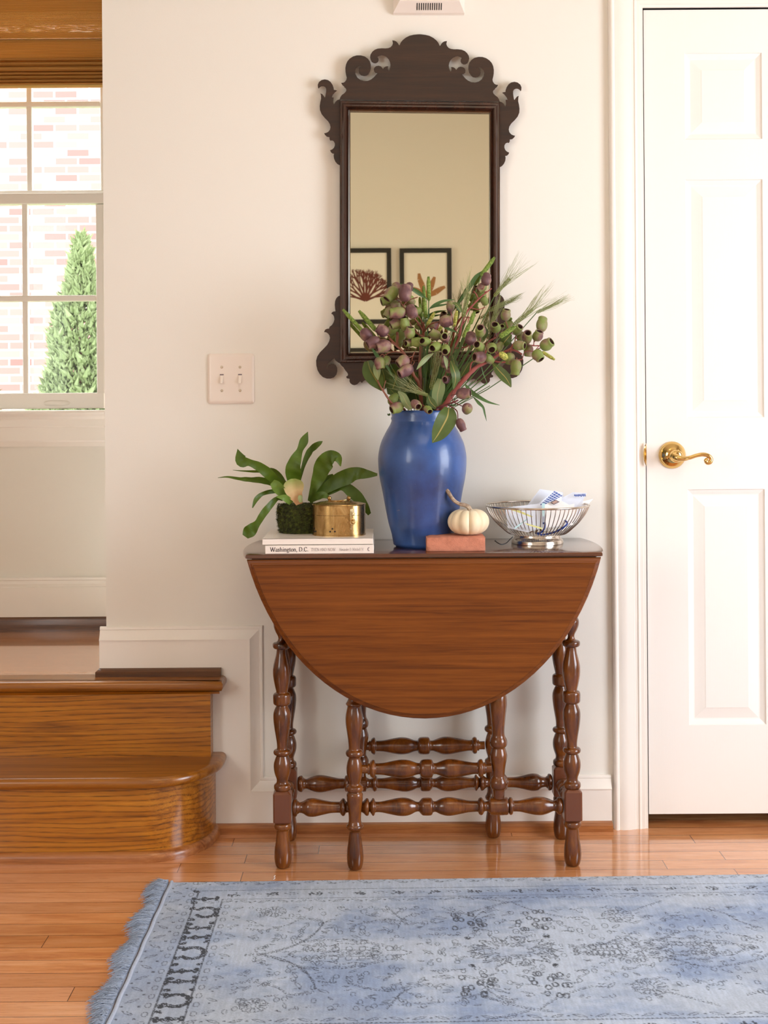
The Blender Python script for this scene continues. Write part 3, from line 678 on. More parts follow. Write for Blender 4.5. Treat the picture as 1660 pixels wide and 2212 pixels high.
ear2 = [(545,155),(530,155),(500,170),(470,205),(450,255),(445,320),(450,380),(457,435),(420,440),(395,455),(382,478),(410,495),(432,530),(438,580),(425,630),(395,680),(350,715),(343,745),(300,750),(270,768),(252,808),(290,812),(325,835),(350,870),(358,915),(345,970),(310,1035),(250,1100),(180,1170),(130,1245),(110,1320),(115,1410),(135,1490),(175,1560),(230,1615),(300,1642),(370,1642),(430,1620),(475,1570),(490,1510),(488,1450),(465,1405),(425,1378),(380,1373),(340,1395),(320,1430),(312,1455),(298,1440),(305,1400),(340,1355),(390,1315),(435,1278),(460,1320),(500,1350),(545,1375)]
Lp, Rp = lr([(670+x/8.3, 620+y/8.3) for x, y in ear2]); fret(Lp, 'lower_ear')
Rp = [(x+.5, y-6) for x, y in Rp]; fret(Rp, 'lower_ear')
sk = [(540,1330),(540,1375),(560,1405),(600,1440),(630,1490),(660,1525),(683,1560),(678,1590),(655,1600),(650,1615),(665,1638),(700,1642),(712,1655),(708,1690),(725,1725),(760,1752),(800,1760),(845,1745),(875,1715),(898,1693),(935,1720),(955,1690),(980,1675),(1005,1672),(1060,1690),(1090,1720),(1150,1700),(1250,1690),(1400,1740),(1600,1800)]
Lp, Rp = lr([(670+x/8.3, 620+y/8.3) for x, y in sk]); Rp = [(x+.5, y-6) for x, y in Rp]
fret(Lp+[(907, 842)]+Rp[::-1], 'skirt')
# moulded frame (four mitred sides swept as one ring)
ctr = [(734, 217), (1080.8, 221), (1080.8, 780), (734, 784)]
def frame_pt(k, off, Y):
    sx = (1, -1, -1, 1)[k]; sy = (1, 1, -1, -1)[k]
    return P(ctr[k][0]+sx*off, ctr[k][1]+sy*off, D3+Y)
m_ = MB(); prof = [(0, -.004), (0, -.024), (.6, -.029), (2, -.0305), (5, -.031), (7, -.034), (9, -.037), (12, -.0375), (14.5, -.035), (15.5, -.030), (17, -.0285), (18, -.030), (19, -.031), (20, -.029), (21.5, -.028), (22.5, -.0255), (23.4, -.018), (23.8, -.012)]
loops = [[tuple(frame_pt(k, o, y)) for k in range(4)] for o, y in prof]
m_.rings(loops, closed=True, cap=False); m_.build('frame', M['mirv'], mir, angle=30)
m_ = MB(); g = [frame_pt(k, 22.5, -.016) for k in range(4)]; gb = [frame_pt(k, 22.5, -.006) for k in range(4)]
m_.rings([[tuple(p) for p in gb], [tuple(p) for p in g]]); m_.build('glass', M['mirror'], mir, smooth=False)
m_ = MB(); g = [frame_pt(k, 1, -.001) for k in range(4)]; gb = [frame_pt(k, 1, -.011) for k in range(4)]
m_.rings([[tuple(p) for p in gb], [tuple(p) for p in g]]); m_.build('backing', M['mir'], mir, smooth=False)

# ---- pictures on the wall behind the camera (seen in the mirror)
DV = D3-2*.016-BY                                   # virtual depth of that wall
def picture(x0, x1, y0, y1, label, motif, seed):
    a = P(x0, (y0+y1)/2, DV); b = P(x1, (y0+y1)/2, DV); zt = P((x0+x1)/2, y0, DV).z; zb = P((x0+x1)/2, y1, DV).z; X0, X1 = a.x, b.x
    t = thing('picture_frame', ((X0+X1)/2, BY, (zt+zb)/2), label, 'picture', 'pressed seaweed pictures reflected in the mirror'); fw = .026
    m_ = MB(); Y = BY
    loops = []
    for o, yy in ((0, 0), (0, .02), (.003, .022), (fw-.003, .022), (fw, .016), (fw, .010)):
        loops.append([(X0+o, Y+yy, zb+o), (X1-o, Y+yy, zb+o), (X1-o, Y+yy, zt-o), (X0+o, Y+yy, zt-o)])
    m_.rings(loops, cap=False); m_.build('frame', M['frameblk'], t, smooth=False)
    m_ = MB(); m_.box(X0+fw-.002, X1-fw+.002, Y+.002, Y+.011, zb+fw-.002, zt-fw+.002); pp = m_.build('paper', M['mat'], t, smooth=False)
    m_ = MB(); rnd = random.Random(seed); Yp = Y+.0118; cx = (X0+X1)/2; W_ = X1-X0
    def rib(p, q, w0, w1):
        d = (Vector(q)-Vector(p)); d.normalize(); nx = Vector((-d.y, d.x)); jt = rnd.uniform(-.0001, .0001)
        vs = [(p[0]-nx.x*w0, Yp+jt, p[1]-nx.y*w0), (p[0]+nx.x*w0, Yp+jt, p[1]+nx.y*w0), (q[0]+nx.x*w1, Yp+jt, q[1]+nx.y*w1), (q[0]-nx.x*w1, Yp+jt, q[1]-nx.y*w1)]
        m_.add(vs, [(0, 1, 2, 3)])
    if motif == 'fan':
        base = (cx, zb+.31*(zt-zb))
        def grow(p, a, L, w0, dep):
            q = (p[0]+L*math.sin(a), p[1]+L*math.cos(a)); rib(p, q, w0, w0*.72)
            if dep:
                for s_ in (-1, 1)+((0,) if rnd.random() < .3 else ()): grow(q, a+s_*rnd.uniform(.16, .38), L*rnd.uniform(.62, .84), w0*.7, dep-1)
        for a in (-1.25, -.85, -.5, -.2, .1, .4, .75, 1.2): grow(base, a, W_*.19, W_*.026, 4)
    else:
        base = (cx, zb+.36*(zt-zb))
        for a, L in ((-.25, .47), (.45, .42), (1.05, .42), (-1.0, .3)):
            p = base
            for k in range(4):
                aa = a+rnd.uniform(-.15, .15); q = (p[0]+L*W_*.25*math.sin(aa), p[1]+L*W_*.25*math.cos(aa)); rib(p, q, W_*(.025+.03*math.sin(PI*k/4)), W_*(.025+.03*math.sin(PI*(k+1)/4))); p = q
    m_.build('pressed_seaweed', M['weed'] if motif == 'fan' else M['weedtan'], pp, smooth=False)
picture(734, 846, 537, 700, 'black framed dark red fan seaweed reflected at left in the mirror', 'fan', 2)
picture(864, 976, 537, 700, 'black framed tan seaweed reflected at right in the mirror', 'leafy', 4)
picture(734, 846, 752, 915, 'lower left black picture frame barely reflected at the mirror bottom', 'fan', 6)

# ================================================================== TABLE
TZ = .735; TXC = (914.5-830)/953.; BQ = .527; AQ = .425; YH = 2.905-D3; YR = -.012    # hinge line and rear edge
YH = 2.898-D3
YMID = (YH+YR)/2; HD = (YR-YH)/2
tb = thing('gateleg_table', (TXC, YMID, 0), 'mahogany drop-leaf gateleg table with turned legs against the wall', 'table')
def ex(v): return AQ*math.sqrt(max(0, 1-(v/BQ)**2))
# top plan
def topplan(off=0):
    pts = []
    for k in range(13): v = -HD+2*HD*k/12; pts.append((TXC+ex(v)-off, YMID+v*(1-off/HD)))
    for k in range(13): v = HD-2*HD*k/12; pts.append((TXC-ex(v)+off, YMID+v*(1-off/HD)))
    return pts
m_ = MB(); loops = [[(x, y, z) for x, y in topplan(o)] for o, z in ((.013, TZ-.0195), (.013, TZ-.0105), (.003, TZ-.0105), (.0, TZ-.009), (0, TZ-.004), (.0012, TZ-.0012), (.004, TZ))]
m_.rings(loops); m_.build('tabletop', M['topwood'], tb, angle=30)
# leaves
LH = .372
def leaf_outline(off=0, n=40):
    v0 = HD+.0092+off*1.1; vb = HD+LH-off
    pts = [(-ex(HD+.012)+off, -.012-off*.5+0)]
    pts = []
    for k in range(n+1):
        th = -PI/2+PI*k/n
        pass
    vs = [v0+(vb-v0)*(1-math.cos(PI/2*k/n)) for k in range(0)]
    # param by angle of the ellipse reduced by off
    A2, B2 = AQ-off, BQ-off; a0 = math.asin(min(1, v0/B2)); out = []
    for k in range(n+1):
        a = a0+(PI-2*a0)*k/n; out.append((A2*math.cos(a), B2*math.sin(a)-HD))
    return out        # (x, drop) right to left
def leaf(ysign, name):
    m_ = MB(); th = .018; yb_ = (YH-.001 if ysign < 0 else YR-.001)
    def loop(off, t):  # t: 0 back, 1 front face
        y = (YH+.016-th*t) if ysign < 0 else (YR-.014-.0+th*(t)*.5)
        return [(TXC+x, y, TZ-.004-v) for x, v in leaf_outline(off)]
    if ysign < 0: loops = [loop(.003, 0), loop(0, .12), loop(0, .55), loop(.0015, .66), loop(.005, .72), loop(.008, .84), loop(.0095, .88), loop(.0108, .88), loop(.0116, 1.0)]
    else: loops = [loop(0, 0), loop(0, 1)]
    m_.rings(loops); o = m_.build(name, M['mahog'], tb, angle=28); return o
leaf(-1, 'drop_leaf')
# rear leaf hangs against the wall behind the legs
def rleaf():
    m_ = MB(); ol = leaf_outline(0); m_.rings([[(TXC+x, y, TZ-.004-v) for x, v in ol] for y in (-.026, -.016)]); return m_
# (hidden by the front leaf and legs in the photo: the wall shows through below, so it is as short as the front one)
rleaf().build('drop_leaf', M['mahog'], tb, angle=28)
# lathe profiles: px list from the photo -> (height, radius)
S = 3.687*929
LEG = [(2088,30),(2084,46),(2070,58),(2030,67),(1985,69),(1940,66),(1880,57),(1820,51),(1790,50),(1782,58),(1772,66),(1755,69),(1740,66),(1734,60)]
LEGU = [(1472,58),(1462,66),(1445,69),(1430,66),(1422,58),(1416,50),(1400,46),(1380,48),(1340,62),(1300,69),(1260,68),(1220,56),(1200,48),(1194,50),(1190,60),(1182,68),(1168,71),(1156,66),(1150,58),(1147,48),(1140,42),(1100,43),(1040,52),(980,62),(920,69),(880,70),(850,66),(820,54),(803,46),(797,46),(793,58),(782,68),(760,70),(720,70),(705,64),(698,54),(694,46),(680,47),(650,54),(600,64),(560,69),(520,70),(480,66),(430,54),(390,44),(355,40),(350,42),(345,58),(335,68),(318,71),(305,68),(298,58),(295,44),(285,32),(265,26),(245,30),(215,46),(180,60),(150,64),(130,60),(100,44),(80,36),(72,60),(60,64),(50,64)]
def hh_(y): return (2088-y)/S
def turned_leg(x, y, name='leg'):
    m_ = MB(); base = Vector((x, y, 0))
    pr = smoothline([(hh_(a), r/S) for a, r in LEG], 3)
    m_.rings([[(x+r*math.cos(t), y+r*math.sin(t), z) for t in [2*PI*k/24 for k in range(24)]] for z, r in pr])
    pr = smoothline([(hh_(a), r/S) for a, r in LEGU], 3)
    m_.rings([[(x+r*math.cos(t), y+r*math.sin(t), z) for t in [2*PI*k/24 for k in range(24)]] for z, r in pr])
    leg = m_.build(name, M['turned'], tb, angle=50)
    # square block
    m_ = MB(); hw = 71/S; z0, z1 = hh_(1734), hh_(1472); c_ = .007
    loops = []
    for z, q in ((z0, hw-.006), (z0+.006, hw), (z1-.006, hw), (z1, hw-.006)):
        loops.append([(x-q+c_*.5, y-q, z), (x+q-c_*.5, y-q, z), (x+q, y-q+c_*.5, z), (x+q, y+q-c_*.5, z), (x+q-c_*.5, y+q, z), (x-q+c_*.5, y+q, z), (x-q, y+q-c_*.5, z), (x-q, y-q+c_*.5, z)])
    m_.rings(loops); b = m_.build('leg_block', M['block'], leg, angle=20)
    # square head under the top
    m_ = MB(); m_.box(x-hw, x+hw, y-hw, y+hw, hh_(55), TZ-.0105); m_.build('leg_head', M['block'], leg, bevel=.002)
    return leg
YLf, YLr = 2.959-D3, 3.143-D3
xlf = P(611, 1750, 2.959).x; xrf = P(1237, 1750, 2.959).x
legs = [turned_leg(xlf, YLf), turned_leg(xrf, YLf), turned_leg(xlf, YLr), turned_leg(xrf, YLr)]
# gate legs and pivots
S2 = 4.02*932
GATE = [(2125,30),(2120,48),(2105,60),(2060,70),(2000,72),(1950,69),(1890,60),(1830,52),(1800,48),(1785,54),(1775,66),(1760,74),(1745,72),(1735,64),(1722,60),(1700,54),(1640,56),(1580,62),(1520,69),(1480,71),(1462,64),(1452,58),(1448,66),(1438,74),(1420,76),(1405,72),(1395,58),(1385,50),(1370,50),(1330,62),(1280,70),(1240,70),(1195,62),(1165,52),(1150,54),(1143,66),(1130,75),(1115,76),(1100,70),(1092,60),(1085,52),(1060,51),(1000,56),(930,66),(870,74),(820,76),(780,72),(740,64),(715,60),(700,68),(690,72),(670,60),(640,48),(600,50),(540,64),(480,74),(420,70),(360,55),(320,50),(300,70),(285,76),(265,72),(250,55),(200,50),(120,60),(40,74),(-40,66),(-100,50),(-120,70),(-140,72)]
def gate_leg(x, y):
    m_ = MB(); pr = smoothline([((2125-a)/S2, r/S2) for a, r in GATE], 3)
    m_.rings([[(x+r*math.cos(t), y+r*math.sin(t), z) for t in [2*PI*k/24 for k in range(24)]] for z, r in pr])
    m_.box(x-.02, x+.02, y-.02, y+.02, (2125+140)/S2, TZ-.075)
    m_.build('gate_leg', M['turned'], tb, angle=50)
xg = P(767, 1750, 2.944).x; xp = P(1078, 1700, 2.959).x
gate_leg(xg, 2.944-D3); xg2 = P(1066, 1780, 3.158).x; gate_leg(xg2, 3.155-D3)
def pivot(x, y):
    m_ = MB(); zb_ = .155
    # from photo zoom (3.074 px): heights over floor
    rows = [(1727,24),(1712,27),(1706,30),(1703,36),(1696,38),(1690,37),(1683,30),(1678,26),(1660,29),(1640,37),(1632,37),(1620,30),(1617,30),(1612,37),(1604,38),(1598,34),(1592,28),(1580,27),(1560,30),(1535,36),(1522,38),(1508,36),(1490,27),(1480,25),(1475,36),(1465,38),(1455,36),(1448,26),(1425,30),(1400,38),(1385,36),(1350,27),(1320,26),(1290,30),(1270,38),(1250,34),(1240,26)]
    hw2 = .5
    pr = []
    for yy, r in rows:
        z = H-(yy-870-1.7)*2.959/F
        pr.append((z, r*hw2/929*1.0))
    pr = smoothline(pr, 3)
    m_.rings([[(x+r*math.cos(t), y+r*math.sin(t), z) for t in [2*PI*k/24 for k in range(24)]] for z, r in pr])
    m_.box(x-.019, x+.019, y-.019, y+.019, pr[-1][0], TZ-.03)
    m_.build('pivot_post', M['turned'], tb, angle=50)
pivot(xp, YLf); pivot(P(779, 1600, 3.143).x, YLr)
def spindle(x0, x1, y, z, segs, name):
    """segs: list of (x fraction 0..1, radius px at 929)"""
    m_ = MB(); m_.rings([[(x0+(x1-x0)*t, y+r/929*math.cos(a), z+r/929*math.sin(a)) for a in [2*PI*k/28 for k in range(28)]] for t, r in smoothline(segs, 3)])
    return m_.build(name, M['turned'], tb, angle=50)
# vase element helper: from photo px
def A_(px0, px1, rows): return [((x-px0)/(px1-px0), r) for x, r in rows]
sec_l = [(632,12),(634,17),(638,19),(641,18),(643,14),(645,13),(648,11),(656,13),(664,18),(672,19.5),(682,19),(700,15),(716,12),(730,11.5),(735,12),(737,15),(741,18.5),(745,17),(748,12)]
sec_c = [(780,10),(786,13),(790,17),(794,18.5),(797,16),(799,10),(802,14),(806,18.5),(809,17),(811,12),(814,11),(825,11.5),(842,15),(860,18.5),(876,19),(888,16),(898,11),(905,10),(908,13),(912,17),(916,18.5),(930,18.5),(934,16),(936,12),(940,11),(944,12),(952,16),(964,19),(976,19),(994,16),(1012,12.5),(1028,11.5),(1033,12),(1035,16),(1039,18.5),(1043,17),(1046,12),(1050,10),(1056,12),(1060,16),(1062,18.5),(1095,18.5),(1096,14),(1098,12),(1100,16),(1103,18.5),(1107,17),(1109,12),(1112,11.5),(1124,12),(1142,16),(1158,19),(1172,19),(1186,15),(1196,11),(1202,13),(1206,18),(1211,18),(1216,14)]
rows = sec_l+[(754,11),(765,12),(775,10)]+sec_c
zs1 = H-(1743-870)*2.959/F
spindle(P(632, 1743, 2.959).x, P(1216, 1743, 2.959).x, YLf, zs1, A_(632, 1216, rows), 'stretcher')
rows_r = [(632+1216-x, r) for x, r in rows[::-1]]
spindle(P(632, 1743, 2.959).x, P(1216, 1743, 2.959).x, YLr, zs1, A_(632, 1216, rows_r), 'stretcher')
gr = [(783,9.5),(794,9.5),(795,12),(799,12),(800,15),(805,19),(809,18.5),(811,13),(815,12),(830,13),(850,17),(868,19.5),(884,18),(898,13),(906,12),(908,16),(914,19.5),(930,19.5),(934,16),(936,12),(942,12),(950,15),(964,19.5),(980,19.5),(1000,16),(1020,12.5),(1030,12.5),(1032,16),(1036,19),(1041,18),(1043,13),(1047,12),(1048,9.5),(1060,9.5)]
zg = H-(1659-870)*2.959/F
spindle(P(783, 1659, 2.952).x, P(1062, 1659, 2.952).x, 2.952-D3, zg, A_(783, 1060, gr), 'gate_rail')
gr2 = [(783+1060-x, r) for x, r in gr[::-1]]
spindle(P(783, 1659, 2.952).x, P(1062, 1659, 2.952).x, 3.149-D3, zg, A_(783, 1060, gr), 'gate_rail')
for x in (xlf, xrf):
    m_ = MB(); L = YLr-YLf-.045; y0 = YLf+.0225
    pr = [(0, 12), (.08, 18), (.16, 18), (.2, 12), (.26, 12), (.3, 17), (.38, 18), (.42, 12), (.48, 17), (.56, 17), (.6, 12), (.66, 18), (.72, 17), (.78, 12), (.84, 18), (.92, 18), (1, 12)]
    m_.rings([[(x+r/929*math.cos(a), y0+L*t, zs1+r/929*math.sin(a)) for a in [2*PI*k/20 for k in range(20)]] for t, r in pr]); m_.build('side_stretcher', M['turned'], tb, angle=50)
m_ = MB(); m_.box(xlf+.02, xrf-.02, YLf-.012, YLf+.006, .63, TZ-.0105); m_.box(xlf+.02, xrf-.02, YLr-.006, YLr+.012, .63, TZ-.0105); m_.box(xlf-.012, xlf+.006, YLf+.02, YLr-.02, .63, TZ-.0105); m_.box(xrf-.006, xrf+.012, YLf+.02, YLr-.02, .63, TZ-.0105)
m_.build('apron', M['mahog'], tb, smooth=False)
for o in list(bpy.data.objects):
    pass

# ================================================================== BOOKS
def glyphs():
    c = lambda cx, cy, rx, ry, a0, a1, n=14: [(cx+rx*math.cos(math.radians(a0+(a1-a0)*k/n)), cy+ry*math.sin(math.radians(a0+(a1-a0)*k/n))) for k in range(n+1)]
    G = {}
    G['W'] = (1.02, [[(.04, .7), (.27, 0)], [(.27, 0), (.5, .7)], [(.44, .7), (.68, 0)], [(.68, 0), (.94, .7)]], [(.04, .7), (.46, .7), (.94, .7)])
    G['a'] = (.46, [[(.08, .36), (.16, .45), (.28, .44), (.33, .36), (.33, .08), (.40, .0)], c(.20, .12, .14, .13, 90, 360)], [])
    G['s'] = (.38, [[(.31, .36), (.26, .45), (.14, .45), (.08, .36), (.12, .28), (.26, .19), (.31, .1), (.24, 0), (.12, 0), (.06, .1)]], [])
    G['h'] = (.54, [[(.12, .74), (.12, 0)], [(.12, .34), (.22, .44), (.34, .44), (.41, .34), (.41, 0)]], [(.12, 0), (.41, 0)])
    G['i'] = (.28, [[(.14, .46), (.14, 0)], [(.14, .62), (.14, .68)]], [(.14, 0)])
    G['n'] = (.54, [[(.12, .46), (.12, 0)], [(.12, .34), (.22, .44), (.34, .44), (.41, .34), (.41, 0)]], [(.12, 0), (.41, 0)])
    G['g'] = (.46, [c(.22, .30, .13, .14, 0, 360), [(.14, .17), (.10, .08), (.16, .03), (.34, .0), (.38, -.1), (.30, -.2), (.14, -.2), (.06, -.12), (.12, -.02)], [(.33, .42), (.42, .45)]], [])
    G['t'] = (.32, [[(.14, .58), (.14, .08), (.2, 0), (.29, .03)], [(.03, .44), (.28, .44)]], [])
    G['o'] = (.5, [c(.25, .22, .18, .23, 0, 360, 20)], [])
    G[','] = (.24, [[(.11, .05), (.13, .0), (.08, -.12)]], []); G['.'] = (.24, [[(.10, .06), (.12, .0)]], [])
    G['D'] = (.74, [[(.12, .7), (.12, 0)], [(.12, .69), (.32, .7), (.52, .62), (.64, .45), (.64, .25), (.52, .08), (.32, 0), (.12, .01)]], [(.12, .7), (.12, 0)])
    G['C'] = (.68, [[(.60, .54), (.50, .66), (.36, .71), (.2, .64), (.09, .46), (.09, .24), (.2, .06), (.36, -.01), (.5, .04), (.61, .17)]], [])
    G['T'] = (.6, [[(.3, .7), (.3, 0)], [(.03, .58), (.04, .7), (.56, .7), (.57, .58)]], [(.3, 0)])
    G['H'] = (.74, [[(.13, .7), (.13, 0)], [(.60, .7), (.60, 0)], [(.13, .36), (.60, .36)]], [(.13, .7), (.13, 0), (.6, .7), (.6, 0)])
    G['E'] = (.58, [[(.12, .7), (.12, 0)], [(.12, .7), (.50, .7), (.51, .58)], [(.12, .36), (.42, .36)], [(.12, 0), (.52, 0), (.54, .12)]], [(.12, .7), (.12, 0)])
    G['N'] = (.76, [[(.13, 0), (.13, .7)], [(.13, .7), (.62, 0)], [(.62, 0), (.62, .7)]], [(.13, 0), (.08, .7), (.62, .7)])
    G['A'] = (.7, [[(.06, 0), (.33, .7)], [(.33, .7), (.62, 0)], [(.16, .24), (.52, .24)]], [(.06, 0), (.62, 0)])
    G['O'] = (.76, [c(.38, .35, .29, .36, 0, 360, 24)], [])
    G['l'] = (.28, [[(.14, .74), (.14, 0)]], [(.14, 0)]); G['I'] = (.32, [[(.16, .7), (.16, 0)]], [(.16, .7), (.16, 0)])
    G['e'] = (.44, [[(.08, .24), (.36, .26), (.34, .38), (.24, .45), (.12, .4), (.07, .24), (.12, .06), (.24, -.01), (.37, .08)]], [])
    G['x'] = (.46, [[(.06, .44), (.38, 0)], [(.38, .44), (.06, 0)]], []); G['r'] = (.36, [[(.12, .46), (.12, 0)], [(.12, .34), (.2, .44), (.32, .44)]], [(.12, 0)])
    G['d'] = (.52, [c(.22, .22, .16, .23, 0, 360), [(.40, .74), (.40, 0)]], []); G['c'] = (.42, [[(.36, .36), (.24, .45), (.1, .36), (.07, .2), (.14, .04), (.25, -.01), (.37, .09)]], [])
    G['M'] = (.9, [[(.12, 0), (.16, .7)], [(.16, .7), (.44, .05)], [(.44, .05), (.72, .7)], [(.72, .7), (.77, 0)]], [(.12, 0), (.77, 0), (.13, .7), (.75, .7)])
    G['V'] = (.7, [[(.06, .7), (.35, 0)], [(.35, 0), (.62, .7)]], [(.06, .7), (.62, .7)]); G[' '] = (.26, [], [])
    return G
GL = glyphs()
def write(mb, text, x, z, size, Y, wt=.085, width=None):
    tot = sum(GL[ch][0] for ch in text); sx = size if width is None else width/tot
    cx = x
    for ch in text:
        adv, strokes, serifs = GL[ch]
        def pt(p): return (cx+p[0]*sx, z+p[1]*size)
        for st_ in strokes:
            for (a, b) in zip(st_, st_[1:]):
                d = Vector((b[0]-a[0], b[1]-a[1])); L = d.length or 1; d /= L
                w_ = wt*(.35+.65*abs(d.y*.94-d.x*.25))*.5 if abs(d.x) < .95 else wt*.17
                nx = Vector((-d.y, d.x))*w_; ea = d*wt*.12
                q = [pt((a[0]+nx.x-ea.x, a[1]+nx.y-ea.y)), pt((a[0]-nx.x-ea.x, a[1]-nx.y-ea.y)), pt((b[0]-nx.x+ea.x, b[1]-nx.y+ea.y)), pt((b[0]+nx.x+ea.x, b[1]+nx.y+ea.y))]
                mb.add([(u, Y, v) for u, v in q], [(0, 1, 2, 3)])
        for s_ in serifs:
            sg = -1 if s_[1] > .5 else 1
            q = [pt((s_[0]-.1, s_[1])), pt((s_[0]+.1, s_[1])), pt((s_[0]+.1, s_[1]+sg*.035)), pt((s_[0]-.1, s_[1]+sg*.035))]
            mb.add([(u, Y, v) for u, v in q], [(0, 1, 2, 3)])
        cx += adv*sx
    return cx
yb0 = 2.902-D3
b0 = P(573, 1190, 2.902).x; b1 = P(808, 1190, 2.902).x; bz1 = TZ+.0195; bz2 = bz1+.0155
bk = thing('book', ((b0+b1)/2, yb0+.1, TZ), 'white book on the table with printed spine, bottom of the pair', 'book', 'white books under the plant')
m_ = MB(); m_.box(b0+.004, b1-.004, yb0+.004, yb0+.196, TZ+.003, bz1-.003); m_.build('pages', M['pages'], bk, smooth=False)
m_ = MB(); loops = []
m_.box(b0, b1, yb0+.002, yb0+.2, TZ, TZ+.0028); m_.box(b0, b1, yb0+.002, yb0+.2, bz1-.0028, bz1-.0003); m_.box(b0, b1, yb0, yb0+.003, TZ, bz1-.0003)
bcov = m_.build('cover', M['cover'], bk, bevel=.001)
m_ = MB(); zt0 = TZ+.0055
xe0 = P(584, 1190, 2.902).x; write(m_, 'Washington, D.C.', xe0, zt0, .0135, yb0-.0003, .13, P(667, 1190, 2.902).x-xe0)
m_.build('title', M['ink'], bcov, smooth=False)
m_ = MB(); x0 = P(672, 1190, 2.902).x; write(m_, 'THEN AND NOW', x0, zt0+.0005, .0095, yb0-.0003, .08, P(725.5, 1190, 2.902).x-x0)
x0 = P(733, 1190, 2.902).x; write(m_, 'Alexander D. Mitchell IV', x0, zt0+.001, .0085, yb0-.0003, .08, P(786, 1190, 2.902).x-x0)
m_.build('author_name', M['inkgrey'], bcov, smooth=False)
m_ = MB(); x0 = P(794, 1190, 2.902).x
pts = [(x0+.0035+.0032*math.cos(math.radians(a)), yb0-.0003, TZ+.0095+.0042*math.sin(math.radians(a))) for a in range(60, 301, 20)]; pts2 = [(x0+.0042+.0022*math.cos(math.radians(a)), yb0-.0003, TZ+.0095+.0030*math.sin(math.radians(a))) for a in range(300, 59, -20)]
m_.add(pts+pts2, [tuple(range(len(pts)+len(pts2)))]); m_.build('publisher_mark', M['inkgrey'], bcov, smooth=False)
bk2 = thing('book', ((b0+b1)/2-.006, yb0+.1, bz1), 'plain white hardcover lying on the printed book, under the brass box', 'book', 'white books under the plant')
c0 = P(567, 1176, 2.905).x; c1 = P(806.5, 1176, 2.905).x; yc = 2.905-D3
m_ = MB(); m_.box(c0+.001, c1-.004, yc+.004, yc+.207, bz1+.0025, bz2-.0022); m_.build('pages', M['pages'], bk2, smooth=False)
m_ = MB(); m_.box(c0, c1, yc, yc+.21, bz1, bz1+.0022); m_.box(c0, c1, yc, yc+.21, bz2-.0022, bz2); m_.box(c0, c1, yc, yc+.0025, bz1, bz2)
m_.build('cover', M['cover'], bk2, bevel=.0008)
for hx in (c0+.0225, c1-.024):
    m_ = MB(); m_.box(hx, hx+.001, yc+.03, yc+.208, bz2, bz2+.0001); m_.build('hinge_groove', M['pages'], bk2, smooth=False)
BT = bz2

# ================================================================== BRASS BOX
bxc = P(733, 1130, 2.985); byc = 2.985-D3
bb = thing('brass_box', (bxc.x, byc, BT), 'oval aged brass box with hasp and folded handle on the books', 'box')
ax_, ay_ = .0615, .050; rot = math.radians(-8)
def oval(s_, z, n=48, grow=0):
    out = []
    for k in range(n):
        a = 2*PI*k/n; e = 2.4; ca, sa = math.cos(a), math.sin(a)
        r = (abs(ca)**e+abs(sa)**e)**(-1/e); x, y = (ax_*s_+grow)*ca*r, (ay_*s_+grow)*sa*r
        out.append((bxc.x+x*math.cos(rot)-y*math.sin(rot), byc+x*math.sin(rot)+y*math.cos(rot), z))
    return out
zl = P(733, 1115, 2.93).z; zr = P(733, 1093, 2.932).z
m_ = MB(); m_.rings([oval(1, BT, grow=.001), oval(1, BT+.0025, grow=.001), oval(1, BT+.003), oval(1, zl)]); body = m_.build('box_body', M['oldbrass'], bb, angle=40)
m_ = MB(); m_.rings([oval(1, zl+.0006), oval(1, zr-.001), oval(1, zr, grow=.0012), oval(1, zr+.0015, grow=.0005), oval(.82, zr+.004), oval(.8, zr+.0048), oval(.55, zr+.0065), oval(.53, zr+.0075), oval(.2, zr+.008)]); lid = m_.build('lid', M['oldbrass'], bb, angle=35)
hl = P(712, 1083, 2.985); hr_ = P(754, 1080, 2.985); zk = zr+.0075
m_ = MB()
for p in (hl, hr_): m_.lathe((p.x, byc, zk-.002), (p.x, byc, zk+.012), [(0, .003), (.3, .0025), (.45, .0045), (.7, .0055), (.9, .0035), (1, .001)], 14)
m_.tube(smoothline([(hl.x, byc, zk+.004), (hl.x+.006, byc-.010, zk+.001), ((hl.x+hr_.x)/2, byc-.016, zk+.0015), (hr_.x-.006, byc-.01, zk+.003), (hr_.x, byc, zk+.005)], 5), .0016, 8)
m_.build('handle', M['oldbrass'], lid, angle=60)
# hasp
def onbox(px, py, out=.001):
    # point on the front oval for a pixel column
    best = None
    for k in range(240, 360):
        pass
    X = P(px, py, 2.94).x; ov = oval(1, 0, 180, grow=out); c = min([q for q in ov if q[1] < byc], key=lambda q: abs(q[0]-X)); return Vector((X, c[1], P(px, py, c[1]+D3).z))
m_ = MB()
def plate(cpx, cpy, wpx, hpx, out, th):
    a = onbox(cpx-wpx/2, cpy-hpx/2, out); b = onbox(cpx+wpx/2, cpy+hpx/2, out)
    m_.add([(a.x, a.y, a.z), (b.x, b.y, a.z), (b.x, b.y, b.z), (a.x, a.y, b.z), (a.x, a.y-th, a.z), (b.x, b.y-th, a.z), (b.x, b.y-th, b.z), (a.x, a.y-th, b.z)], [(0, 1, 2, 3), (4, 7, 6, 5), (0, 4, 5, 1), (1, 5, 6, 2), (2, 6, 7, 3), (3, 7, 4, 0)])
plate(761.5, 1103, 9, 7, .0005, .0015); plate(759, 1109, 5, 8, .001, .0018); plate(765, 1109.5, 6, 4, .002, .002); plate(761, 1112, 10, 3, .002, .002)
plate(758.5, 1118, 3, 12, .0008, .0015); plate(761, 1133, 6, 4, .0008, .0015); plate(760, 1140, 4, 9, .0008, .0012); plate(760, 1142, 7, 3, .0008, .0012)
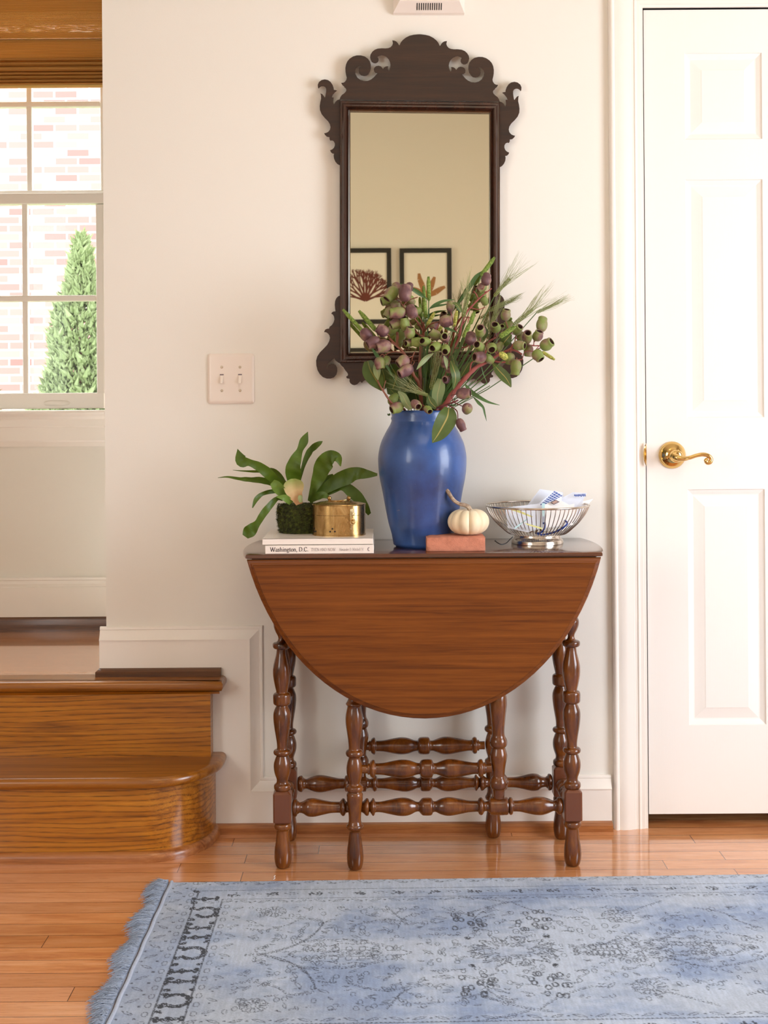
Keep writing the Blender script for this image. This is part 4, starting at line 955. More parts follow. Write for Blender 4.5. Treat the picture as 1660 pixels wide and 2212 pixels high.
c = onbox(762, 1127, .001); m_.tube([(c.x+.0052*math.cos(a), c.y-.0015, c.z+.0062*math.sin(a)) for a in [2*PI*k/20 for k in range(21)]], .0016, 8)
m_.lathe((c.x, c.y, c.z), (c.x, c.y-.006, c.z), [(0, .003), (.7, .003), (1, .0015)], 12)
m_.build('hasp', M['hasp'], bb, angle=40)
for px, py in ((718.5, 1142.5), (713.8, 1148.5), (724, 1148.3), (678.6, 1142), (677.3, 1148), (681.3, 1148)):
    m_ = MB(); c = onbox(px, py, .0006); q = .0011
    for dx, dz in ((q, 0), (-q, 0), (0, q), (0, -q), (0, 0)): m_.lathe((c.x+dx, c.y+.001, c.z+dz), (c.x+dx, c.y-.0002-dz*.01-dx*.02, c.z+dz), [(0, .0011), (1, .0011)], 10)
    m_.build('cutout', M['dark'], body, smooth=False)

# ================================================================== STAGHORN FERN
dF = 3.04
fc = P(648, 1125, dF)
fern = thing('staghorn_fern', (fc.x, fc.y, BT), 'green staghorn fern growing from a dark moss ball beside the vase', 'plant')
m_ = MB(); rnd = random.Random(5); zb_ = BT; zt_ = P(650, 1090, dF).z; rings = []
for k in range(26):
    t = k/25; z = zb_+(zt_-zb_)*min(1, t*1.12) if t < .9 else zt_+.002
    ring = []
    for j in range(56):
        a = 2*PI*j/56; rr_ = (.0455+.006*math.sin(t*PI*.8))*(1 if t < .85 else (1-(t-.85)*4.5)); v = mnoise.noise(Vector((math.cos(a)*4, math.sin(a)*4, z*60)))*.004+rnd.uniform(-.0016, .0016)
        ring.append((fc.x+(rr_+v)*math.cos(a)*1.02, fc.y+(rr_+v)*math.sin(a)*.9, z+rnd.uniform(-.0012, .0012)*(1 if 0 < k < 25 else 0)))
    rings.append(ring)
m_.rings(rings)
for k in range(2600):
    a = rnd.random()*2*PI; t = rnd.random(); z = zb_+(zt_-zb_)*t; R_ = .0475+.005*math.sin(t*PI*.8)
    if rnd.random() < .3: R_ *= math.sqrt(rnd.random()); z = zt_+.001
    p = Vector((fc.x+R_*1.02*math.cos(a), fc.y+R_*.9*math.sin(a), z)); d = Vector((math.cos(a)*.8+rnd.uniform(-.7, .7), math.sin(a)*.8+rnd.uniform(-.7, .7), rnd.uniform(-.8, .8))).normalized()*rnd.uniform(.003, .007); s_ = d.cross(Vector((rnd.random(), rnd.random(), rnd.random()))).normalized()*.0008
    if (p+d).z < BT+.0005: d.z = abs(d.z)*.3; p.z = max(p.z, BT+.001)
    m_.add([p-s_, p+s_, p+d], [(0, 1, 2)])
m_.build('moss_ball', M['moss'], fern, smooth=False)

def ribbon(m_, pts, widths, twist=0, fold=.25, cols=5, nseg=5, curl=0, wob=0, seed=0):
    """pts: world centreline points (Vector); widths in metres; flat facing the viewer then twisted"""
    P_ = smoothline([(*p, w_) for p, w_ in zip(pts, widths)], nseg); n = len(P_); rnd = random.Random(seed)
    vs = []; uvs = []
    for k, q in enumerate(P_):
        p = Vector(q[:3]); a = Vector(P_[max(k-1, 0)][:3]); b = Vector(P_[min(k+1, n-1)][:3]); t = (b-a).normalized()
        view = Vector((0, -1, 0)); s_ = t.cross(view)
        if s_.length < .05: s_ = Vector((0, 0, 1)).cross(t)
        s_.normalize(); nn = s_.cross(t).normalized()
        th = twist if not hasattr(twist, '__len__') else twist[0]+(twist[1]-twist[0])*k/(n-1)
        th += wob*math.sin(k*.9+seed)
        s2 = s_*math.cos(th)+nn*math.sin(th); n2 = s2.cross(t)
        for j in range(cols):
            u = j/(cols-1)*2-1; w_ = max(q[3], .0003)/2
            vs.append(p+s2*(u*w_)+n2*(abs(u)*w_*fold+curl*w_*math.sin(k*1.3+u*2)*.2))
    fs = []; uv = []
    for k in range(n-1):
        for j in range(cols-1):
            a = k*cols+j; fs.append((a, a+1, a+cols+1, a+cols)); uv.append([(j/(cols-1), k/(n-1)), ((j+1)/(cols-1), k/(n-1)), ((j+1)/(cols-1), (k+1)/(n-1)), (j/(cols-1), (k+1)/(n-1))])
    m_.add(vs, fs, uv); return m_
def FQ(x, y, d): return P(460+x/4.15, 900+y/4.15, d)
fr = [([(735,760,0),(640,650,-.01),(530,540,-.03),(430,455,-.05),(330,412,-.06),(258,392,-.06),(222,290,-.05)], [20,55,90,88,62,110,4], 'fern', .1),
 ([(650,600,.02),(560,510,.03),(480,482,.04),(400,490,.05),(300,488,.05),(180,480,.04)], [60,95,60,30,18,4], 'fern', .5),
 ([(620,640,.0),(520,590,.0),(430,568,-.01),(320,562,-.02),(240,556,-.02),(130,540,-.03),(45,548,-.03)], [40,60,60,46,32,16,4], 'fern', .3),
 ([(650,715,-.03),(590,640,-.05),(535,585,-.05)], [50,110,55], 'fernlight', .2),
 ([(640,690,.0),(560,668,-.01),(450,690,-.03),(390,740,-.04),(355,818,-.045)], [30,40,36,42,10], 'fern', .2),
 ([(630,745,-.02),(575,735,-.04),(500,810,-.055),(440,890,-.06),(395,960,-.06),(335,1020,-.06),(290,1075,-.06)], [26,40,62,62,62,120,60], 'fern', .2),
 ([(705,775,-.04),(650,730,-.055),(570,716,-.06)], [50,60,10], 'fernlight', .0),
 ([(745,620,.0),(722,500,-.015),(738,400,-.02),(782,300,-.01),(820,215,.0),(852,136,.0)], [95,142,112,60,78,4], 'fern', .1),
 ([(772,600,.02),(808,460,.03),(850,350,.03),(892,288,.03),(950,245,.02),(985,220,.02)], [20,36,56,62,50,3], 'fern', .35),
 ([(858,755,.0),(905,650,-.005),(955,530,-.01),(1000,425,-.02),(1060,365,-.03),(1120,372,-.035),(1146,445,-.03)], [16,72,126,160,130,80,8], 'fern', .1),
 ([(880,755,.02),(965,680,.02),(1080,600,.02),(1200,540,.01),(1300,508,.0),(1380,515,.0),(1476,520,.0)], [24,70,118,142,112,80,22], 'fern', .1),
 ([(900,745,.03),(1040,670,.03),(1160,625,.02),(1262,690,.02),(1345,780,.02),(1405,875,.03)], [40,72,82,108,84,36], 'fern', .25),
 ([(870,765,.0),(930,718,-.01),(1000,705,-.02),(1050,738,-.02)], [30,66,60,8], 'fern', .2),
 ([(860,740,.03),(960,640,.03),(1030,560,.03),(1080,520,.03)], [20,60,60,20], 'fern', .3)]
for k, (pts, ws, mt, tw) in enumerate(fr):
    m_ = MB(); ribbon(m_, [FQ(x, y, dF+dd) for x, y, dd in pts], [w_/4.15*dF/F for w_ in ws], twist=tw, fold=.18, wob=.12, seed=k, curl=.5)
    m_.build('frond', M[mt], fern, angle=180)
m_ = MB(); ribbon(m_, [FQ(x, y, dF-.045) for x, y in ((778, 785), (760, 735), (742, 695), (732, 655), (726, 612), (722, 578), (720, 556))], [w_/4.15*dF/F for w_ in (60, 96, 132, 168, 178, 136, 40)], fold=.3, cols=9, nseg=8); m_.build('shield_frond', M['shield'], fern, angle=180)
m_ = MB(); ribbon(m_, [FQ(790, 770, dF-.052), FQ(785, 735, dF-.053), FQ(782, 705, dF-.05)], [.006, .011, .007], fold=.2); m_.build('small_frond', M['gleafpale'], fern, angle=180)

# ================================================================== VASE
dV = 3.04; vx = P(913, 1030, dV).x; vy = dV-D3
vase = thing('ceramic_vase', (vx, vy, TZ), 'large speckled cobalt blue glazed vase holding the bouquet', 'vase')
out = [(855, 1186, 59), (853, 1183, 62), (849.5, 1181, 64), (845.4,1158,0),(839,1134,0),(832.9,1102,0),(826.6,1066,0),(820.4,1034,0),(817.9,1009,0),(817.9,985,0),(823.5,958,0),(834.5,934,0),(843.5,918,0),(847,909,0),(845.8,903,0),(847.5,899,0),(846,893,0),(846.5,888,0)]
pr = []
zbot = TZ
for x, y, _ in out:
    r = (913-x)*dV/F; z = H-(y-870+.6)*dV/F; pr.append((z, r))
zmin = pr[0][0]; ztop = pr[-1][0]
pr = [(TZ+(z-zmin)*(ztop-TZ)/(ztop-zmin), r) for z, r in pr]
pr2 = smoothline([pr[0]], 1) if False else pr
pr2 = pr[:3]+smoothline(pr[2:14], 4)[1:]+pr[14:]
pr2 += [(ztop+.0015, pr[-1][1]-.002), (ztop+.0015, pr[-1][1]-.006), (ztop-.004, pr[-1][1]-.009), (ztop-.05, pr[-1][1]-.012), (ztop-.12, .085), (TZ+.012, .05)]
m_ = MB(); m_.rings([[(vx+r*math.cos(a), vy+r*math.sin(a), z) for a in [2*PI*k/64 for k in range(64)]] for z, r in pr2])
m_.build('vase_body', M['vase'], vase, angle=60)
VT = ztop

# ================================================================== BRICK + PUMPKIN
bkx0 = P(921.5, 1178, 2.922).x; bkx1 = P(1049.5, 1178, 2.922).x; zb1 = TZ+.0345
m_ = MB(); y0 = 2.922-D3; rnd = random.Random(3)
nx_, nz_, ny_ = 34, 9, 16
bm = bmesh.new()
bmesh.ops.create_cube(bm, size=1); bmesh.ops.subdivide_edges(bm, edges=bm.edges, cuts=15, use_grid_fill=True)
for v in bm.verts:
    x, y, z = v.co; X = bkx0+(x+.5)*(bkx1-bkx0); Y = y0+(y+.5)*.088; Z = TZ+(z+.5)*(zb1-TZ)
    e = sum(abs(abs(q)-.5) < 1e-4 for q in (x, y, z))
    nv = mnoise.noise(Vector((X*70, Y*70, Z*70)))*.0012+mnoise.noise(Vector((X*25, Y*25, Z*25)))*.001
    cc = Vector((x, y, z)); k_ = .0018*(e-1) if e > 1 else 0
    # frog in the top face
    if z > .49 and abs(x) < .42 and abs(y) < .36: Z -= .0
    v.co = Vector((X-math.copysign(k_+(nv if abs(x) > .49 else 0), x), Y-math.copysign(k_+(nv if abs(y) > .49 else 0), y), Z-(k_ if z > 0 else -k_*0)-(abs(nv) if z > .49 else 0)))
me = bpy.data.meshes.new('brick'); bm.to_mesh(me); bm.free(); me.materials.append(M['brick']); me.polygons.foreach_set('use_smooth', [True]*len(me.polygons)); me.set_sharp_from_angle(angle=math.radians(50))
o = bpy.data.objects.new('brick', me); C.objects.link(o); tag(o, 'terracotta red brick lying on the table under the white pumpkin', 'brick')
dP = 2.968; pc = P(1012.5, 1129, dP); rp = .0475
zfloor = zb1-.0008
pk = thing('pumpkin', (pc.x, dP-D3, zfloor), 'small cream pumpkin with long curved stem on the brick', 'pumpkin')
m_ = MB(); rings = []; rr0 = 45*dP/F; hz = (P(1012, 1098, dP).z-zfloor)
for k in range(33):
    ph = -PI/2+PI*k/32; ring = []
    for j in range(96):
        a = 2*PI*j/96+.26; rib_ = abs(math.cos(a*4.5+.4))**.55 if False else (1-abs(math.sin((a)*4.5))**6*.0)
        f = abs(math.cos(a*5)); rib_ = 1-.21*(1-f**.42)*(.35+.65*abs(math.cos(ph)))
        r = rr0*math.cos(ph)**.72*rib_ if abs(math.cos(ph)) > 1e-6 else 0
        z = zfloor+hz*.5+hz*.5*math.sin(ph)*(1-.22*max(0, (1-r/rr0*1.9)) if math.sin(ph) > 0 else 1-.1*max(0, 1-r/rr0*2))*(1.0-.06*(1-f**.5)*(1 if math.sin(ph) > 0 else 0))
        ring.append((pc.x+r*math.cos(a), dP-D3+r*math.sin(a), max(z, zfloor)))
    rings.append(ring)
m_.rings(rings); m_.build('pumpkin_body', M['pumpkin'], pk, angle=180)
def KQ(x, y, d): return P(880+x/8.3, 1040+y/8.3, d)
sp = smoothline([tuple(KQ(1118, 520, dP)), tuple(KQ(1105, 465, dP)), tuple(KQ(1040, 425, dP-.005)), tuple(KQ(950, 405, dP-.01)), tuple(KQ(860, 355, dP-.014)), tuple(KQ(795, 285, dP-.014)), tuple(KQ(745, 200, dP-.01)), tuple(KQ(700, 148, dP-.005))], 5)
m_ = MB(); n = len(sp); rings_r = [.0042+.002*abs(1-k/(n-1)*2.2)*(1 if k < n/2 else .3) for k in range(n)]; m_.tube(sp, rings_r, 7); m_.build('stem', M['pstem'], pk, angle=30)

# ================================================================== WIRE BASKET
dB = 3.085; bc = P(1161, 1091, dB); byy = dB-D3
bs = thing('wire_basket', (bc.x, byy, TZ), 'round silver wire footed bowl holding mail on the table', 'basket')
Rr = 111.0*dB/F; zrim = P(1161, 1091, dB).z; zfoot = TZ+.0225; Rf = 50*dB/F
m_ = MB(); m_.tube([(bc.x+Rr*math.cos(a), byy+Rr*math.sin(a), zrim) for a in [2*PI*k/72 for k in range(73)]], .0026, 10); m_.build('rim', M['silver'], bs, angle=60)
m_ = MB(); pr = [(TZ, Rf+.0065), (TZ+.002, Rf+.007), (TZ+.004, Rf+.0062), (TZ+.008, Rf+.006), (TZ+.010, Rf+.005), (TZ+.012, Rf+.002), (TZ+.018, Rf-.001), (zfoot, Rf-.001), (zfoot+.001, Rf-.004), (zfoot-.001, Rf-.006), (TZ+.001, Rf+.002)]
m_.rings([[(bc.x+r*math.cos(a), byy+r*math.sin(a), z) for a in [2*PI*k/64 for k in range(64)]] for z, r in pr]); 
m_.lathe((bc.x, byy, zfoot-.001), (bc.x, byy, zfoot), [(0, Rf-.004), (1, Rf-.004)], 48); m_.build('foot', M['silver'], bs, angle=40)
NW = 66
prof = [(.0, zrim), (.06, zrim-.012), (.16, zrim-.024), (.33, zrim-.040), (.55, zrim-.055), (.78, zrim-.068), (1.0, zfoot)]
for k in range(NW):
    a = 2*PI*k/NW; pts = []
    for t, z in smoothline(prof, 3): r = Rr+(Rf-.003-Rr)*t; pts.append((bc.x+r*math.cos(a), byy+r*math.sin(a), z))
    m_ = MB(); m_.tube(pts, .00105, 5); m_.build('wire', M['silver'], bs, angle=80)
# contents: envelopes as sheets
def BQ_(x, y, d): return P(1030+x/6.385, 1040+y/6.385, d)
def sheet(name, pts, mat, label, cat, group=None, th=.0006):
    """four/five corners: zoom px + depth -> thin solid"""
    vs = [BQ_(x, y, d) for x, y, d in pts]; n_ = (vs[1]-vs[0]).cross(vs[2]-vs[0]).normalized()*th; m_ = MB(); n = len(vs)
    m_.add([*vs, *[v+n_ for v in vs]], [tuple(range(n))[::-1], tuple(range(n, 2*n))]+[(k, (k+1) % n, (k+1) % n+n, k+n) for k in range(n)])
    root = thing(name, vs[0], label, cat, group); m_.build('paper', M[mat], root, smooth=False); return root, n_
def decal(root, name, polys, mat):
    m_ = MB()
    for pts in polys:
        vs = [BQ_(*q) for q in pts]; m_.add(vs, [tuple(range(len(vs)))])
    m_.build(name, M[mat], root, smooth=False)
e1, _ = sheet('envelope', [(560, 620, 3.10), (700, 330, 3.12), (875, 105, 3.14), (1190, 150, 3.15), (1230, 320, 3.13), (900, 640, 3.10)], 'envblue', 'white envelope standing at the back of the basket with pointed flap', 'envelope', 'envelopes in the basket')
# blue security pattern strip on opened envelope
e2, _ = sheet('envelope', [(690, 435, 3.06), (1080, 125, 3.10), (1190, 165, 3.105), (1170, 330, 3.09), (900, 640, 3.06), (760, 640, 3.055)], 'envblue', 'opened envelope showing blue patterned lining in the basket', 'envelope', 'envelopes in the basket')
polys = []
A, B, Cc, Dd = (900, 300), (1080, 128), (1192, 175), (1175, 258)
def quadp(u, v):  # bilinear A-B top edge, D-C lower
    ax = A[0]+(B[0]-A[0])*u; ay = A[1]+(B[1]-A[1])*u; dx = 965+(Cc[0]-965)*u; dy = 318+(Cc[1]+20-318)*u
    return ax+(dx-ax)*v, ay+(dy-ay)*v
for i in range(7):
    for j in range(3):
        for (u0, v0, u1, v1, u2, v2) in ((i/7, j/3, (i+1)/7, j/3, (i+.5)/7, (j+.5)/3), (i/7, (j+1)/3, (i+1)/7, (j+1)/3, (i+.5)/7, (j+.5)/3)):
            polys.append([(*quadp(u0, v0), 3.050), (*quadp(u1, v1), 3.052), (*quadp(u2, v2), 3.051)])
        for q in (.2, .5, .8):
            u0 = (i+q)/7
            polys.append([(*quadp(u0-.012, (j+.3)/3), 3.0505), (*quadp(u0+.012, (j+.3)/3), 3.0505), (*quadp(u0+.012, (j+.7)/3), 3.0505), (*quadp(u0-.012, (j+.7)/3), 3.0505)])
polys.append([(770, 375, 3.047), (900, 305, 3.05), (935, 300, 3.05), (690, 438, 3.045)])
decal(e2, 'patterned_lining', polys, 'blueprint')
e3, _ = sheet('envelope', [(930, 640, 3.07), (980, 330, 3.09), (1330, 150, 3.12), (1520, 160, 3.12), (1480, 235, 3.11), (1440, 400, 3.09), (1300, 620, 3.07)], 'envblue', 'white envelope leaning right with a small blue patterned corner', 'envelope', 'envelopes in the basket')
polys = []
for i in range(9):
    x = 1345+i*18; polys.append([(x, 190-i*2, 3.1), (x+10, 172-i, 3.1), (x+20, 195+(i % 3)*6, 3.1), (x+6, 205+(i % 2)*8, 3.1)])
decal(e3, 'patterned_corner', polys, 'blueprint')
e4, _ = sheet('envelope', [(960, 640, 3.0), (940, 320, 3.03), (1120, 240, 3.05), (1400, 385, 3.04), (1330, 600, 3.01)], 'white', 'white stamped envelope at the front right inside the basket', 'envelope', 'envelopes in the basket')
decal(e4, 'stamp', [[(1015, 292, 3.028), (1090, 250, 3.033), (1148, 282, 3.033), (1068, 322, 3.027)]], 'inkgrey')
decal(e4, 'stamp_picture', [[(1035, 290, 3.0265), (1090, 262, 3.031), (1125, 282, 3.031), (1068, 310, 3.026)]], 'stamp')
e5, _ = sheet('card', [(1180, 620, 3.05), (1250, 330, 3.09), (1610, 240, 3.13), (1450, 420, 3.10), (1380, 600, 3.06)], 'white', 'white card with a sharp corner jutting right over the basket rim', 'card')
e6, _ = sheet('letter', [(430, 640, 3.02), (400, 360, 3.05), (880, 305, 3.05), (920, 640, 3.01), (700, 700, 3.0)], 'envblue', 'folded letter with lime and teal stripes at basket left', 'letter')
decal(e6, 'lime_stripe', [[(410, 365, 2.995), (560, 385, 2.995), (780, 485, 2.99), (760, 495, 2.99), (540, 415, 2.995), (415, 375, 2.995)], [(660, 570, 2.985), (910, 640, 2.985), (900, 660, 2.985), (700, 600, 2.985)]], 'lime')
decal(e6, 'teal_stripe', [[(900, 300, 2.995), (945, 300, 2.995), (935, 480, 2.99), (910, 480, 2.99)]], 'teal')
decal(e6, 'teal_stripe', [[(520, 640, 2.99), (700, 510, 2.99), (712, 518, 2.99), (535, 655, 2.99)]], 'teal')
ky = thing('key_ring', BQ_(820, 680, 3.03), 'bunch of brass keys lying in the wire basket', 'keys')
m_ = MB(); p = BQ_(850, 600, 3.03); m_.tube([(p.x+.009*math.cos(a), p.y+.004*math.sin(a), p.z+.006*math.sin(a)) for a in [2*PI*k/20 for k in range(21)]], .0012, 6); m_.build('ring', M['brass'], ky)
for a_, b_ in (((840, 620), (740, 700)), ((850, 610), (820, 710)), ((860, 620), (900, 690))):
    m_ = MB(); p = BQ_(*a_, 3.025); q = BQ_(*b_, 3.03); m_.tube([p, p+(q-p)*.3, p+(q-p)*.35, q], [.006, .006, .0025, .002], 6); m_.build('key', M['oldbrass'], ky)
m_ = MB(); pts = [(910, 580), (1000, 560), (1100, 530), (1190, 530), (1250, 565), (1230, 610), (1120, 680), (1000, 720), (900, 735), (820, 715), (880, 710), (930, 660), (945, 590)]
m_.tube(smoothline([tuple(BQ_(x, y, 3.02+.02*math.sin(k))) for k, (x, y) in enumerate(pts)], 5), .0021, 8); o = m_.build('lanyard', M['lanyard']); tag(o, 'looped blue cord lanyard inside the wire basket', 'lanyard')
m_ = MB(); pts = [(500, 765, 3.03), (460, 800, 3.01), (410, 850, 2.995), (345, 868, 2.985), (290, 845, 2.985), (255, 818, 2.99)]
m_.tube(smoothline([tuple(BQ_(*q)) for q in pts], 5), [.0013]*25+[.002], 6); o = m_.build('cord', M['cord']); tag(o, 'short black cord trailing from the basket onto the table', 'cord')

# ================================================================== BOUQUET
def Z3(x, y, d): return P(740+x/3.192, 540+y/3.192, d)
dC = 3.04
NUTP = [(-.50, .05), (-.49, .16), (-.44, .28), (-.34, .38), (-.18, .45), (-.02, .47), (.12, .45), (.24, .40), (.32, .375), (.40, .385), (.46, .37), (.50, .32), (.49, .27)]
NUTI = [(.49, .27), (.40, .235), (.2, .21), (.18, .01)]
def nut_mesh(seed, stretch):
    rnd = random.Random(seed); m_ = MB(); n = 20; ph = rnd.random()*6
    def ring(z, r): return [(r*math.cos(a)*(1+.05*math.cos(2*a+ph)+.03*math.cos(3*a-ph)), r*math.sin(a)*(1+.05*math.cos(2*a+ph)+.03*math.cos(3*a-ph)), z*stretch) for a in [2*PI*k/n for k in range(n)]]
    m_.rings([ring(z, r) for z, r in NUTP], cap=False); m_.cur = 1; m_.rings([ring(z, r) for z, r in NUTI], cap=False)
    m_.add(ring(.18, .01), [tuple(range(n))])
    o = m_.build('gumnut', [M['nut'], M['nuthole']], angle=60); me = o.data; bpy.data.objects.remove(o); return me
NM = [nut_mesh(k, st_) for k, st_ in enumerate((1.08, 1.2, 1.0, 1.3))]
branches = {}
BR = {}
def branch(key, label, paths, mat='twig'):
    """paths: list of ([(zx,zy,depth)...], r0, r1)"""
    base = Vector((vx, vy, TZ+.02))
    root = thing('gum_branch', (vx+random.uniform(-.01, .01), vy, TZ+.02), label, 'branch', 'gum branches in the blue vase')
    m_ = MB(); pts_all = []
    for pts, r0, r1 in paths:
        P_ = smoothline([tuple(Z3(*q)) for q in pts], 5); n = len(P_); m_.tube(P_, [(r0+(r1-r0)*k/(n-1))*(1+.12*math.sin(k*1.7)) for k in range(n)], 7); pts_all += [Vector(q) for q in P_]
    m_.build('stem', M[mat], root, angle=70); BR[key] = (root, pts_all, mat); return root
vb = (560, 1170)
branch('A', 'gum branch carrying the purple and green cluster at the upper left', [([(545, 1500, 3.04), (545, 1150, 3.03), (540, 950, 3.02), (535, 800, 3.02), (545, 660, 3.02), (560, 560, 3.0), (555, 500, 2.99)], .0052, .0035), ([(558, 560, 3.0), (520, 500, 2.98), (470, 440, 2.97), (430, 400, 2.96), (400, 360, 2.96)], .0025, .0014), ([(420, 385, 2.96), (450, 350, 2.96), (520, 325, 2.96)], .0018, .0012), ([(556, 545, 3.0), (545, 490, 2.98), (520, 450, 2.97)], .002, .0013), ([(560, 570, 3.0), (600, 520, 2.98), (640, 500, 2.97), (680, 495, 2.97)], .0018, .0014), ([(560, 600, 3.0), (500, 560, 2.98), (450, 480, 2.97), (420, 440, 2.97)], .002, .0013), ([(555, 620, 3.0), (590, 595, 2.98)], .0016, .001), ([(500, 560, 2.98), (470, 610, 2.98)], .0014, .001), ([(545, 660, 3.02), (620, 640, 2.97), (690, 640, 2.95)], .002, .0013)])
branch('B', 'gum branch arching left with six purple nuts', [([(560, 1500, 3.05), (550, 1100, 3.02), (530, 930, 2.99), (490, 860, 2.97), (470, 800, 2.96), (430, 720, 2.95), (375, 660, 2.95), (325, 610, 2.95)], .0048, .0028), ([(325, 610, 2.95), (310, 590, 2.95), (250, 600, 2.95), (205, 600, 2.95)], .0015, .001), ([(375, 660, 2.95), (380, 600, 2.96), (378, 565, 2.96)], .0038, .003), ([(430, 715, 2.95), (360, 700, 2.94), (290, 725, 2.94)], .0016, .0011), ([(470, 800, 2.96), (480, 750, 2.94), (500, 700, 2.94)], .002, .0012), ([(400, 690, 2.95), (340, 640, 2.94), (300, 640, 2.94)], .0016, .001)], 'twig')
branch('C', 'gum branch with bright pink stem rising to the single top nut', [([(600, 1500, 3.05), (650, 1100, 3.04), (700, 900, 3.04), (745, 720, 3.04), (800, 620, 3.04), (820, 520, 3.04), (850, 440, 3.05), (900, 380, 3.05), (960, 320, 3.05), (1030, 265, 3.05)], .0058, .0014), ([(825, 520, 3.04), (870, 460, 3.04), (865, 500, 3.03)], .0016, .001), ([(940, 340, 3.05), (920, 300, 3.05), (905, 285, 3.05)], .0015, .0012), ([(985, 290, 3.05), (960, 265, 3.05), (940, 250, 3.05)], .0013, .001), ([(890, 400, 3.05), (940, 410, 3.05), (985, 395, 3.05)], .0015, .001), ([(800, 600, 3.04), (780, 540, 3.02), (760, 470, 3.02), (745, 420, 3.02)], .0018, .0012), ([(770, 680, 3.03), (850, 670, 3.0), (880, 650, 2.98)], .0018, .0013), ([(745, 730, 3.03), (720, 640, 2.98), (690, 620, 2.96)], .002, .0012)], 'twigred')
branch('D', 'thick pinkish gum branch sweeping right with many open nuts', [([(560, 1500, 3.04), (640, 1200, 3.02), (720, 1050, 2.99), (790, 950, 2.97), (860, 870, 2.96), (930, 805, 2.96), (1020, 760, 2.96), (1100, 710, 2.96), (1180, 690, 2.96), (1240, 720, 2.96)], .0078, .0022), ([(1020, 760, 2.96), (1100, 775, 2.95), (1200, 760, 2.95), (1240, 755, 2.95)], .0025, .0013), ([(1100, 712, 2.96), (1160, 680, 2.97), (1190, 640, 2.98), (1260, 650, 2.98), (1320, 660, 2.98), (1365, 660, 2.98)], .0025, .0014), ([(1190, 640, 2.98), (1195, 600, 2.99), (1215, 580, 2.99)], .0016, .001), ([(950, 790, 2.96), (990, 700, 2.99), (1000, 640, 3.02), (1080, 590, 3.04), (1110, 540, 3.05)], .0028, .0014), ([(880, 850, 2.96), (890, 780, 2.95), (930, 765, 2.94)], .0022, .0013), ([(1320, 660, 2.98), (1322, 620, 2.98)], .0014, .001)], 'twigred')
branch('E', 'short dark red gum sprig hanging over the vase rim at right', [([(600, 1400, 3.04), (635, 1120, 3.01), (665, 1085, 2.955), (720, 1065, 2.94), (765, 1050, 2.93), (800, 1035, 2.93)], .0035, .0018), ([(765, 1050, 2.93), (755, 1000, 2.93), (770, 960, 2.94)], .0015, .001), ([(770, 1050, 2.93), (800, 1065, 2.92), (830, 1078, 2.92)], .0015, .001), ([(740, 1075, 2.93), (790, 1110, 2.91), (797, 1165, 2.91)], .0016, .0011)], 'twigdark')
branch('G', 'leafy gum sprig spilling over the vase rim at left', [([(460, 1400, 3.04), (440, 1130, 3.02), (395, 1088, 2.965), (340, 1055, 2.955), (300, 1000, 2.95), (262, 940, 2.95), (240, 895, 2.95)], .0038, .0016), ([(262, 940, 2.95), (250, 915, 2.95), (246, 880, 2.95)], .0012, .001), ([(285, 980, 2.95), (288, 940, 2.95), (300, 900, 2.95)], .0012, .001), ([(545, 1250, 3.05), (546, 1110, 3.01), (555, 1072, 2.955), (580, 1088, 2.93)], .0028, .0012)], 'twig')
